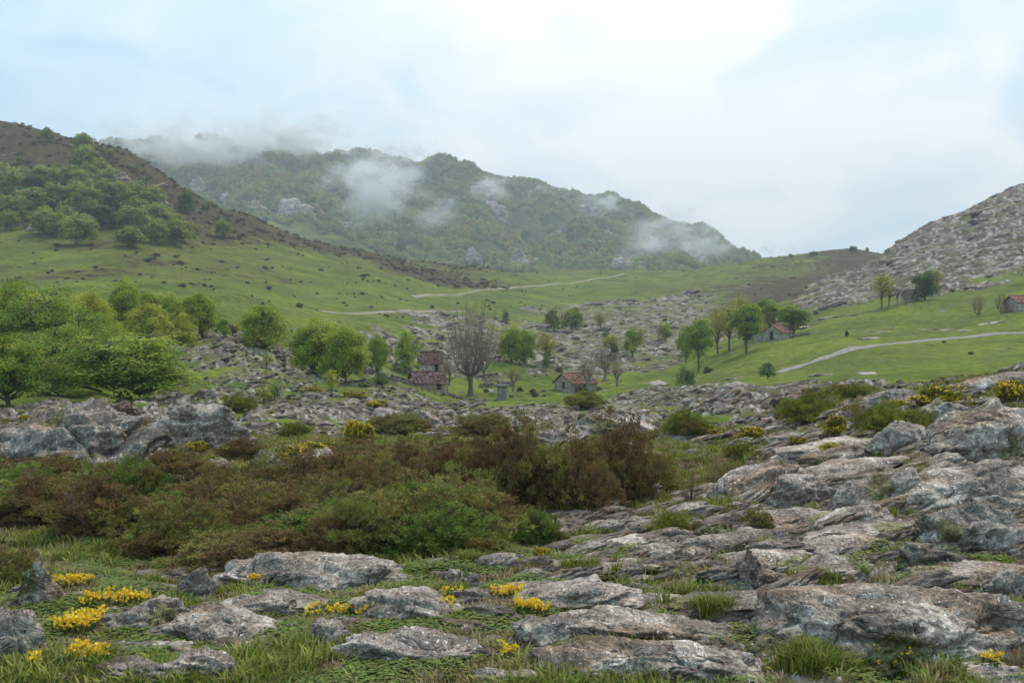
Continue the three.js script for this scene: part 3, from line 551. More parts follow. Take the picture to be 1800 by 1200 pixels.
const heathBottom = [[-100, 930], [40, 925], [120, 945], [200, 975], [260, 1015], [330, 1040], [400, 1020], [480, 1000], [640, 1010], [700, 1015], [760, 1005], [830, 980], [880, 940], [920, 898], [1000, 905], [1080, 900], [1130, 880], [1160, 872]];
{
  const r = rng(5), rowsD = [6.9, 7.4, 8.0, 8.7, 9.5, 10.4, 11.4, 12.5, 13.8, 15.2, 17, 19, 21.5, 24.5];
  let row = -1;
  rowsD.forEach((d, rowD) => {
    let inRow = 0;
    const step = ((0.92 * F) / d) * (0.9 + 0.2 * (rowD % 2));
    for (let px = -140 + (rowD % 2) * step * 0.5; px < 1150; px += step) {
      const qx = px + (r() - 0.5) * step * 0.5, dd = d * (0.97 + 0.06 * r()), p = at(qx, dd), py = 600 - ((p.y - EYE) / dd) * F;
      if (py > along(heathBottom, qx) || inStone(p.x, p.z, 0.9)) continue;
      if ((qx < 480 && dd > 14.8) || (qx < 620 && dd > 16.5) || dd > 20.5 || (qx > 1000 && dd > 15.5)) continue;
      const green = (qx > 120 && qx < 310 && py < 940 && py > 880 && dd < 12) || (qx > 560 && qx < 860 && py > 935) || (qx > 270 && qx < 420 && py > 960) || (qx < 60 && py > 870 && py < 930);
      const u = r(), kind = green ? (u < 0.75 ? 'green' : 'olive') : qx > 780 ? (u < 0.55 ? 'brown' : u < 0.85 ? 'olive' : 'bare') : u < 0.62 ? 'brown' : u < 0.95 ? 'olive' : 'green';
      const s = (0.65 + 0.65 * r()) * (dd > 15 ? 1.15 : dd < 8.4 ? 0.75 : 1), h = (dd > 15 ? 0.6 : dd > 12.5 ? 0.76 : 0.8) * (0.6 + 0.5 * r()) * (dd < 8.4 ? 0.75 : 1) * (qx > 860 && dd < 13.5 ? 1.4 : qx < 520 ? 0.82 : 1);
      if (!inRow) row++;
      const look = { brown: 'rust brown heather bush', olive: 'olive and brown heather bush', green: 'dark green low shrub', bare: 'twiggy half bare brown bush' }[kind];
      bush(kind, Math.floor(r() * 9), p, s, h, r() * 6.3, kind === 'green' ? 'green_shrub' : 'heather_bush', `${look}, ${ORD[inRow++]} from the left in the ${row < 1 ? 'front' : ORD[row]} row of the thicket`, 'shrub', 'bushes of the heather thicket');
    }
  });
}
// single shrubs, mounds and gorse: kind, centre column, base row, width and height in pixels, label
const SHRUBS = [
  ['olive', 20, 1035, 110, 70, 'brown heather bush cut by the left edge in front of the grass hollow'], ['green', 945, 960, 90, 62, 'round green shrub standing alone in the grass below the thicket'],
  ['gorse', 630, 785, 52, 48, 'rounded gorse bush full of yellow flowers behind the heather'], ['gorse', 585, 806, 95, 32, 'long low gorse strip in yellow flower at the heather edge'],
  ['gorse', 540, 806, 70, 28, 'low yellow gorse clump at the left end of the gorse strip'], ['moss', 1425, 745, 120, 48, 'dark green moss mound with brown base below the crest'], ['moss', 1565, 760, 150, 50, 'wide dark green cushion of heath beside the highest boulder'],
  ['gorse', 1655, 712, 95, 36, 'yellow and green gorse cushion on the crest'], ['gorse', 1780, 705, 70, 38, 'gorse cushion at the right edge on the crest'], ['gorse', 1245, 768, 56, 20, 'small yellow gorse patch left of the tilted slabs'], ['gorse', 1322, 772, 50, 24, 'bright yellow gorse patch beside the moss mound'],
  ['moss', 1205, 765, 90, 40, 'green and yellow heath cushion behind the heather end'], ['moss', 1300, 808, 60, 30, 'small green cushion beside the cracked slab'], ['bare', 1270, 860, 70, 70, 'twiggy red brown sprigs in front of the cracked slab'], ['moss', 1500, 700, 120, 26, 'yellow green turf cushion below the jointed block'],
  ['gorse', 1468, 768, 40, 40, 'yellow flowers at the foot of the wide tilted slab'], ['gorse', 1470, 800, 60, 22, 'yellow flowers spilling over the wide tilted slab'], ['gorse', 1405, 780, 34, 14, 'tiny yellow flower patch on the low tilted slab'], ['gorse', 1575, 716, 46, 14, 'small yellow flower strip behind the wide heath cushion'],
  ['moss', 1185, 940, 90, 34, 'dark rush like tuft between the tilted rocks'], ['bare', 1215, 885, 44, 60, 'red brown sprigs at the edge of the grass gap'], ['moss', 1030, 715, 70, 24, 'bright moss hump on the rock ridge in front of the huts'], ['moss', 520, 768, 60, 26, 'dark green cushion on the left stony ground'],
  ['olive', 60, 780, 90, 50, 'olive heath clump above the long dark outcrop'], ['olive', 240, 790, 90, 46, 'brown heather tuft growing under the long dark outcrop'], ['brown', 420, 800, 90, 30, 'brown heather tuft beside the leaning pale rock'], ['gorse', 345, 792, 36, 18, 'small yellow gorse under the wide jointed outcrop'],
  ['gorse', 148, 857, 22, 14, 'tiny yellow flower clump on the left heather'], ['gorse', 45, 740, 24, 12, 'tiny yellow flower clump by the left edge below the trees'], ['olive', 1330, 930, 60, 36, 'leafy dark plant under the ribbed slab'], ['olive', 1755, 1120, 110, 70, 'red brown heather sprigs at the lower right edge'],
  ['bare', 1785, 1190, 80, 60, 'brown twiggy sprigs in the bottom right corner'], ['gorse', 955, 985, 34, 24, 'small yellowish moss clump behind the lone grey stone'],
  ['gorse', 620, 700, 50, 14, 'yellow flowers above the stone wall left of the small hut'], ['gorse', 660, 715, 40, 12, 'yellow flower tuft below the stone wall left of the small hut'], ['gorse', 550, 690, 40, 12, 'yellow flower tuft among the stones under the round tree'],
  ['moss', 420, 720, 60, 26, 'brown green heath cushion beside the leafy tree'], ['olive', 700, 760, 120, 34, 'heath clump at the upper rim of the thicket'], ['olive', 850, 765, 120, 40, 'heath clump rising at the rim of the thicket below the pillar'],
];
SHRUBS.forEach(([kind, px, py, w, h, label], i) => {
  const p = hit(px, py), d = -p.z, k = { brown: [1.25, 0.85], olive: [1.2, 0.8], green: [1.15, 0.75], gorse: [1, 0.6], moss: [1.3, 0.55], bare: [1.1, 0.95] }[kind];
  bush(kind, i, p, (w * d) / F / k[0], (h * d) / F / k[1], i * 1.7, kind === 'gorse' ? 'gorse_bush' : kind === 'moss' ? 'heath_cushion' : 'heather_bush', label, 'shrub', { gorse: 'yellow gorse', moss: 'heath cushions' }[kind] ?? 'single heather bushes');
});

// ---------- grass, herbs and flowers of the foreground ----------
function tuftGeo(seed, blades, h, spread, cols) {
  const r = rng(seed), s = new Soup();
  for (let k = 0; k < blades; k++) {
    const a = r() * 6.28, l = h * (0.5 + 0.7 * r()), x = Math.cos(a) * spread * r(), z = Math.sin(a) * spread * r(), lean = 0.15 + 0.75 * r(), c = vary(pick(cols, r), r, 0.25), w = h * 0.035 + 0.002, ca = Math.cos(a + r() - 0.5), sa = Math.sin(a + r() - 0.5);
    let A = s.v(x - sa * w, 0, z + ca * w, c), B = s.v(x + sa * w, 0, z - ca * w, c);
    const mx = x + ca * l * lean * 0.35, mz = z + sa * l * lean * 0.35, my = l * 0.6, C = s.v(mx - sa * w * 0.8, my, mz + ca * w * 0.8, c), D = s.v(mx + sa * w * 0.8, my, mz - ca * w * 0.8, c), T = s.v(x + ca * l * lean, l * (1 - lean * 0.35), z + sa * l * lean, c);
    s.tri(A, B, C); s.tri(B, D, C); s.tri(C, D, T);
  }
  return s.geo();
}
const GRASS = [[0.19, 0.235, 0.036], [0.26, 0.285, 0.045], [0.15, 0.195, 0.03], [0.33, 0.29, 0.09]], DRY = [[0.4, 0.31, 0.17], [0.28, 0.22, 0.1], [0.26, 0.2, 0.09]];
const herbGeo = (seed) => { const r = rng(seed), s = new Soup(); for (let k = 0; k < 38; k++) { const z0 = 0.55 + 1.1 * r() * r(), a = r() * 6.28, q = Math.sqrt(r()) * 0.075, p = V(Math.cos(a) * q, 0.012 + 0.03 * r(), Math.sin(a) * q), u = V(Math.cos(a + r()), 0.3 * (r() - 0.3), Math.sin(a + r())).multiplyScalar(0.011 * z0), v = V(-u.z, 0.004 * (r() - 0.5), u.x).multiplyScalar(0.75); s.quad(p, u, v, vary(r() < 0.06 ? [0.24, 0.15, 0.07] : r() < 0.2 ? [0.2, 0.2, 0.045] : [0.125, 0.18, 0.034], r, 0.4)); } return s.geo(); };
const kind0 = (x, z) => 0.6 * n2(x * 1.9 + 11, z * 1.9) + 0.4 * n2(x * 6.1, z * 6.1 + 2);   // bare earth shows here
{
  const short = [1, 2, 3, 4].map((k) => tuftGeo(40 + k, 24, 0.03, 0.06, GRASS)), long = [1, 2].map((k) => tuftGeo(60 + k, 22, 0.095, 0.05, GRASS)), dry = [1, 2].map((k) => tuftGeo(70 + k, 16, 0.06, 0.05, DRY)), herbs = [1, 2, 3].map((k) => herbGeo(80 + k));
  const r = rng(90), A = [], B = [], C = [], E = [];
  for (let k = 0; k < 110000; k++) {
    const px = -120 + r() * 2040, d = 3.7 * Math.pow(10, Math.pow(r(), 0.9)), x = ((px - 900) / F) * d, z = -d, c = cover(x, z);
    if (r() < c.rock * 0.8 || (d < 12 && kind0(x, z) > 0.42 && r() < 0.75) || (d < 16 && inStone(x, z, 0.8))) continue;
    const y = H(x, z) - 0.005, s = (0.75 + 0.5 * r()) * (0.75 + d * 0.045), g = 0.8 + 0.45 * r(), u = r(), patch = n2(x * 1.3, z * 1.3), kind = 0.5 * n2(x * 2.1 + 40, z * 2.1) + 0.3 * n2(x * 5.3, z * 5.3 + 7), tall = smoothstep(n2(x * 0.7 + 9, z * 0.7), 0.1, 0.6);
    if (d < 9 && patch > -0.15 && u < 0.6) E.push([x, y, z, s * 1.1, s, s * 1.1, r() * 6.3, 0, [g, g, g]]);
    else if (u < 0.08 + 0.2 * (patch < -0.25) + 0.1 * (kind > 0.3)) C.push([x, y, z, s, s, s, r() * 6.3, 0, [g, g, g]]);
    else if (u > 0.96 - 0.2 * tall) B.push([x, y, z, s, s * (0.6 + 0.5 * tall), s, r() * 6.3, 0, [g, g, g]]);
    else A.push([x, y, z, s, s, s, r() * 6.3, 0, [g * (0.9 + 0.3 * r() + 0.35 * Math.max(0, kind)), g * (1 + 0.45 * Math.min(0, kind)), g * (1 + 0.3 * Math.min(0, kind))]]);
  }
  scatter('grass', short, M.grass, A, 'short green turf over the front ground'); scatter('grass', long, M.grass, B, 'longer green grass in the hollows'); scatter('grass', dry, M.grass, C, 'dry straw coloured grass among the turf'); scatter('ground_cover', herbs, M.grass, E, 'small leaved herbs creeping between the front rocks');
  // tall grass behind the outcrop and the tussock in front of the largest slab
  const T = [], place = (px, py, w, n, h) => { const p = hit(px, py), d = -p.z; for (let k = 0; k < n; k++) { const a = r() * 6.28, q = Math.sqrt(r()) * ((w * d) / F / 2), x = p.x + Math.cos(a) * q, z = p.z + Math.sin(a) * q * 0.6; T.push([x, H(x, z), z, h / 0.15, h / 0.12, h / 0.15, r() * 6.3, 0, [1, 1, 1]]); } };
  place(1440, 1165, 150, 110, 0.13); place(1255, 1085, 60, 40, 0.14); place(1020, 1010, 60, 30, 0.14); place(640, 1008, 220, 26, 0.14); place(820, 990, 90, 24, 0.14); place(1460, 1035, 60, 30, 0.12); place(1790, 1100, 60, 40, 0.2); place(150, 985, 160, 40, 0.14); place(930, 925, 120, 30, 0.14);
  scatter('grass', long, M.grass, T, 'tall green grass tussocks between rocks and shrubs');
}
// flower clumps of the foreground: column, base row, width, height, how many flowers
const CLUMPS = [
  [120, 1040, 80, 22, 26, 'strip of yellow flowers behind the blocky pale rock at the left'], [195, 1072, 96, 44, 44, 'dense slanting band of yellow flowers left of the blocky pale rock'], [118, 1122, 74, 44, 34, 'lower left cluster of yellow flowers'], [152, 1104, 50, 46, 16, 'loose yellow flowers beside the lower left cluster'],
  [145, 1174, 64, 34, 22, 'lowest yellow flower cluster near the left bottom edge'], [57, 1190, 14, 12, 4, 'single yellow flower at the left bottom edge'], [610, 1042, 66, 26, 18, 'yellow and lilac flowers below the broad peaked boulder'], [690, 1094, 210, 48, 90, 'largest yellow flower patch above the flat topped slab'],
  [560, 1092, 50, 16, 8, 'few yellow flowers left of the largest patch'], [895, 1060, 66, 22, 20, 'slim yellow flower strip beside the smooth grey hump'], [935, 1090, 60, 26, 24, 'yellow flower patch above the brownish blocky rock'], [365, 1030, 36, 26, 9, 'few yellow flowers on the small tilted rock'],
  [445, 1036, 20, 8, 5, 'few yellow flowers under the broad peaked boulder at its left foot'], [1100, 1182, 60, 14, 8, 'few yellow flowers in the herbs at the bottom middle'], [895, 1168, 24, 12, 4, 'two yellow flowers in the herbs left of the bottom slab'], [1570, 1196, 66, 22, 20, 'yellow flowers at the bottom edge under the largest slab'],
  [1740, 1185, 40, 12, 5, 'few yellow flowers at the bottom right'], [1692, 1148, 12, 10, 2, 'single yellow flower beside the largest slab'], [795, 1064, 30, 12, 6, 'small yellow flowers at the end of the long sloping rock'], [1742, 925, 30, 16, 6, 'few yellow flowers on the dark faced block'],
];
CLUMPS.forEach(([px, py, w, h, n, label], i) => {
  const r = rng(500 + i), p = hit(px, py), d = -p.z, W = (w * d) / F, hh = (h * d) / F, fol = new Soup(), bl = new Soup(), lilac = i === 6;
  for (let k = 0; k < n * 1.8; k++) {
    const u = (r() - 0.5) * W, slant = i === 1 ? u * 0.35 : 0, dep = (r() - 0.5) * Math.max(hh * 1.1, W * 0.25), x = p.x + u, z = p.z - dep - slant * 0.8 - hh * 0.5, y = H(x, z), top = V(u, y - p.y + 0.04 + 0.05 * r(), z - p.z);
    fol.tube([V(u + (r() - 0.5) * 0.03, y - p.y, z - p.z), top], [0.0022, 0.0016], 3, [0.07, 0.11, 0.03]);
    for (let q = 0; q < 7; q++) { const g = top.clone().add(V((r() - 0.5) * 0.03, -0.05 * r(), (r() - 0.5) * 0.03)), a = onSphere(r).multiplyScalar(0.009); fol.quad(g, a, onSphere(r).cross(a).normalize().multiplyScalar(0.0035), vary([0.07, 0.12, 0.03], r, 0.3)); }
    const heads = 3 + Math.floor(r() * 3);
    for (let q = 0; q < heads; q++) flower(bl, top.clone().add(V((r() - 0.5) * 0.035, 0.004 + 0.018 * r(), (r() - 0.5) * 0.035)), 0.0135, r);
  }
  const g = thing('yellow_flower_clump', label, 'flowers', 'yellow flower clumps in the front turf', p);
  mesh('foliage', fol.geo(), M.grass, g); mesh('blossom', bl.geo(), M.petal, g);
});

// ---------- trees ----------
// leafy tree: tapered trunk and limbs, crown of layered leaf sprays spread through a lobed volume
function treeGeo(seed, o) {
  const r = rng(seed * 101 + 7), t = new Soup(), L = new Soup(), h = o.h, w = o.w, off = r() * 60, bark = o.bark ?? [0.1, 0.085, 0.07], stems = o.stems ?? 1, y0 = o.base ?? 0.15;
  const cy = h * (y0 + 1) / 2, ry = h * (1 - y0) / 2, ends = [];
  for (let s = 0; s < stems; s++) {
    const a = r() * 6.28, lean = stems > 1 ? w * 0.12 : w * 0.03, p = [V(0, -0.3, 0), V(Math.cos(a) * lean * 0.3, h * 0.2, Math.sin(a) * lean * 0.3), V(Math.cos(a) * lean, h * 0.5, Math.sin(a) * lean), V(Math.cos(a) * lean * 1.2, h * 0.8, Math.sin(a) * lean * 1.2)], rad = h * (o.girth ?? 0.026) / Math.sqrt(stems);
    t.tube(p, [rad * 1.35, rad, rad * 0.65, rad * 0.2], 7, bark); ends.push(p);
  }
  const ns = o.sprays, rs = o.spray * w;
  for (let k = 0; k < ns; k++) {
    const d = onSphere(r), lob = 0.8 + 0.3 * n3(d.x * 1.9 + off, d.y * 1.9, d.z * 1.9) + 0.12 * n3(d.x * 4.5, d.y * 4.5 + off, d.z * 4.5), f = lob * Math.pow(0.22 + 0.78 * r(), 0.42);
    const low = d.y < 0 && y0 < 0.1 ? lerp(1, Math.min(1 / Math.sqrt(1 - d.y * d.y), 2), 0.7) : 1, shape = o.cone ? clamp(1.15 - (d.y * 0.5 + 0.5) * 0.75, 0.2, 1) : low, e = V(d.x * w * 0.5 * f * shape, cy + d.y * ry * f, d.z * w * 0.5 * f * shape);
    if (e.y < 0.1) e.y = 0.1;
    const P = ends[k % stems], by = clamp(e.y - 0.25 * h * r() - 0.08 * h, h * 0.06, h * 0.75), bt = clamp(by / (h * 0.8), 0, 1), b = P[1].clone().lerp(P[3], bt);
    b.y = by;
    if (k % 2 === 0) { const m = b.clone().lerp(e, 0.5); m.y += 0.03 * h; const q = h * 0.006 * (0.6 + r()); t.tube([b, m, e], [q * 1.6, q, q * 0.35], 4, vary(bark, r, 0.2)); }
    const out = V(e.x, 0, e.z).normalize(), tone = vary(r() < (o.mixed ?? 0.2) ? o.cols[1] : o.cols[0], r, 0.2), nl = o.per;
    const up = V(out.x * 0.35, 1, out.z * 0.35).addScaledVector(onSphere(r), 0.3).normalize(), ua = onSphere(r).cross(up).normalize(), ub = V().crossVectors(up, ua);
    for (let q = 0; q < nl; q++) {
      const a = r() * 6.28, s = Math.sqrt(r()) * rs, g = e.clone().addScaledVector(ua, Math.cos(a) * s).addScaledVector(ub, Math.sin(a) * s).addScaledVector(up, (r() - 0.5) * rs * (o.thick ?? 0.55) - s * 0.25);
      const lz = o.leaf * (0.7 + 0.6 * r()), x = onSphere(r).multiplyScalar(0.8).add(ua).normalize(), y = V().crossVectors(up.clone().addScaledVector(onSphere(r), 0.55).normalize(), x).normalize();
      L.quad(g, x.multiplyScalar(lz), y.multiplyScalar(lz * 0.62), [tone[0] * (0.82 + 0.36 * r()), tone[1] * (0.85 + 0.3 * r()), tone[2]]);
    }
  }
  return { trunk: t.geo(), crown: L.geo() };
}
// pollarded ash: knobbly trunk, few arms, many upright shoots
function bareGeo(seed, o) {
  const r = rng(seed * 77 + 3), t = new Soup(), s = new Soup(), h = o.h, w = o.w, th = h * o.head;
  const rad = o.girth, pts = [V(0, -0.2, 0), V(0.02 * h, th * 0.35, 0), V(-0.01 * h, th * 0.7, 0.01 * h), V(0, th, 0)];
  t.tube(pts, [rad * 1.6, rad * 0.95, rad * 0.9, rad * 1.5], 8, o.bark);
  const heads = [];
  for (let k = 0; k < o.arms; k++) { const a = (k / o.arms) * 6.28 + r(), e = V(Math.cos(a) * w * 0.2, th + h * (0.06 + 0.1 * r()), Math.sin(a) * w * 0.2); t.tube([V(0, th * 0.92, 0), V(e.x * 0.5, th + 0.02 * h, e.z * 0.5), e], [rad * 0.8, rad * 0.6, rad * 0.55], 6, o.bark); heads.push(e); }
  for (let k = 0; k < o.shoots; k++) {
    const b = pick(heads, r), a = Math.atan2(b.z, b.x) + (r() - 0.5) * 2.6, out = w * 0.5 * Math.pow(r(), 0.7), y = h * (0.5 + 0.5 * r()) * (1 - 0.3 * r() * (out / (w * 0.5)) ** 2), e = V(Math.cos(a) * out, y, Math.sin(a) * out), m = b.clone().lerp(e, 0.45); m.x = lerp(m.x, e.x, 0.35); m.z = lerp(m.z, e.z, 0.35);
    const c = vary(o.shoot, r, 0.3), q = o.thin;
    s.tube([b, m, e], [q * 1.5, q, q * 0.5], 3, c);
    for (let j = 0; j < o.side; j++) { const f = 0.35 + 0.6 * r(), g = f < 0.5 ? b.clone().lerp(m, f * 2) : m.clone().lerp(e, f * 2 - 1), u = g.clone().add(V((r() - 0.5) * w * 0.16, h * (0.03 + 0.08 * r()), (r() - 0.5) * w * 0.16)); s.tube([g, u], [q * 0.7, q * 0.35], 3, c); if (o.buds && r() < o.buds) s.quad(u, onSphere(r).multiplyScalar(o.bud), onSphere(r).multiplyScalar(o.bud * 0.7), vary(o.budCol, r, 0.3)); }
  }
  return { trunk: t.geo(), crown: s.geo() };
}
const LIME = [[0.36, 0.4, 0.045], [0.44, 0.44, 0.055]], MID = [[0.225, 0.305, 0.04], [0.33, 0.385, 0.045]], DEEP = [[0.1, 0.17, 0.045], [0.13, 0.2, 0.05]], GOLD = [[0.4, 0.36, 0.06], [0.34, 0.34, 0.055]], HILL = [[0.25, 0.3, 0.06], [0.32, 0.35, 0.065]];
const tk = {
  beech: [1, 2, 3].map((k) => treeGeo(k, { h: 9, w: 11, sprays: 190, per: 90, spray: 0.1, leaf: 0.13, thick: 0.5, base: 0.02, cols: MID, mixed: 0.3, stems: 2 })),
  golden: [4, 5].map((k) => treeGeo(k, { h: 7, w: 9, sprays: 130, per: 80, spray: 0.11, leaf: 0.13, base: 0.05, cols: LIME, mixed: 0.5, stems: 2 })),
  round: [6, 7].map((k) => treeGeo(k, { h: 8, w: 8.5, sprays: 150, per: 90, spray: 0.12, leaf: 0.15, thick: 0.8, base: 0.03, cols: [[0.3, 0.37, 0.04], [0.38, 0.42, 0.045]], mixed: 0.3, stems: 2 })),
  small: [8, 9].map((k) => treeGeo(k, { h: 5, w: 4.2, sprays: 60, per: 70, spray: 0.16, leaf: 0.13, thick: 0.8, base: 0.1, cols: [[0.34, 0.42, 0.05], [0.29, 0.37, 0.045]] })),
  maple: [10, 11].map((k) => treeGeo(k, { h: 8, w: 6.5, sprays: 110, per: 70, spray: 0.14, leaf: 0.15, thick: 0.55, base: 0.24, cols: [[0.26, 0.34, 0.045], [0.33, 0.38, 0.05]], girth: 0.02 })),
  hill: [12, 13, 14].map((k) => treeGeo(k, { h: 8, w: 8, sprays: 70, per: 44, spray: 0.16, leaf: 0.3, thick: 0.9, base: 0.05, cols: HILL, mixed: 0.25 })),
  dark: [15, 16].map((k) => treeGeo(k, { h: 8, w: 7, sprays: 90, per: 60, spray: 0.15, leaf: 0.22, thick: 0.9, base: 0.06, cols: DEEP })),
  airy: [17, 18].map((k) => treeGeo(k, { h: 7, w: 5.5, sprays: 90, per: 26, spray: 0.16, leaf: 0.13, thick: 1, base: 0.25, cols: GOLD, girth: 0.022 })),
  shrub: [19, 20].map((k) => treeGeo(k, { h: 2.2, w: 2.2, sprays: 40, per: 50, spray: 0.2, leaf: 0.075, thick: 0.9, base: 0.02, cols: [[0.14, 0.21, 0.06], [0.19, 0.25, 0.07]] })),
  sapling: [21, 22].map((k) => treeGeo(k, { h: 3.4, w: 2.2, sprays: 34, per: 28, spray: 0.2, leaf: 0.09, thick: 0.8, base: 0.05, cols: LIME })),
  fir: [23].map((k) => treeGeo(k, { h: 2.6, w: 1.4, sprays: 44, per: 40, spray: 0.22, leaf: 0.08, base: 0.02, cone: 1, cols: DEEP })),
  bare: [1, 2].map((k) => bareGeo(k, { h: 13, w: 8.5, head: 0.2, girth: 0.36, arms: 8, shoots: 170, side: 6, thin: 0.016, bark: [0.14, 0.115, 0.09], shoot: [0.25, 0.185, 0.14] })),
  pollard: [3, 4, 5].map((k) => bareGeo(k, { h: 5, w: 2.6, head: 0.38, girth: 0.2, arms: 5, shoots: 100, side: 2, thin: 0.013, bark: [0.2, 0.17, 0.14], shoot: [0.26, 0.18, 0.11], buds: 0.25, bud: 0.05, budCol: [0.2, 0.19, 0.06] })),
  bush: [6, 7].map((k) => bareGeo(k, { h: 6, w: 4, head: 0.2, girth: 0.16, arms: 5, shoots: 90, side: 4, thin: 0.014, bark: [0.15, 0.12, 0.1], shoot: [0.22, 0.15, 0.11] })),
};
const size = { beech: [9, 11], golden: [7, 9], round: [8, 8.5], small: [5, 4.2], maple: [8, 6.5], hill: [8, 8], dark: [8, 7], airy: [7, 5.5], shrub: [2.2, 2.2], sapling: [3.4, 2.2], fir: [2.6, 1.4], bare: [13, 8.5], pollard: [5, 2.6], bush: [6, 4] };
function tree(kind, i, p, w, h, label, group, cat = 'tree') {
  const k = tk[kind][i % tk[kind].length], [sh, sw] = size[kind], g = thing({ bare: 'bare_tree', pollard: 'pollard_tree', bush: 'bare_tree', shrub: 'green_shrub', fir: 'conifer_shrub', sapling: 'sapling' }[kind] ?? 'leafy_tree', label, cat, group, p);
  mesh('trunk', k.trunk, M.twig, g); mesh('crown', k.crown, kind === 'bare' || kind === 'pollard' || kind === 'bush' ? M.twig : M.leaf, g);
  g.rotation.y = (i * 2.399) % 6.283; g.scale.set(w / sw, h / sh, w / sw);
  return g;
}
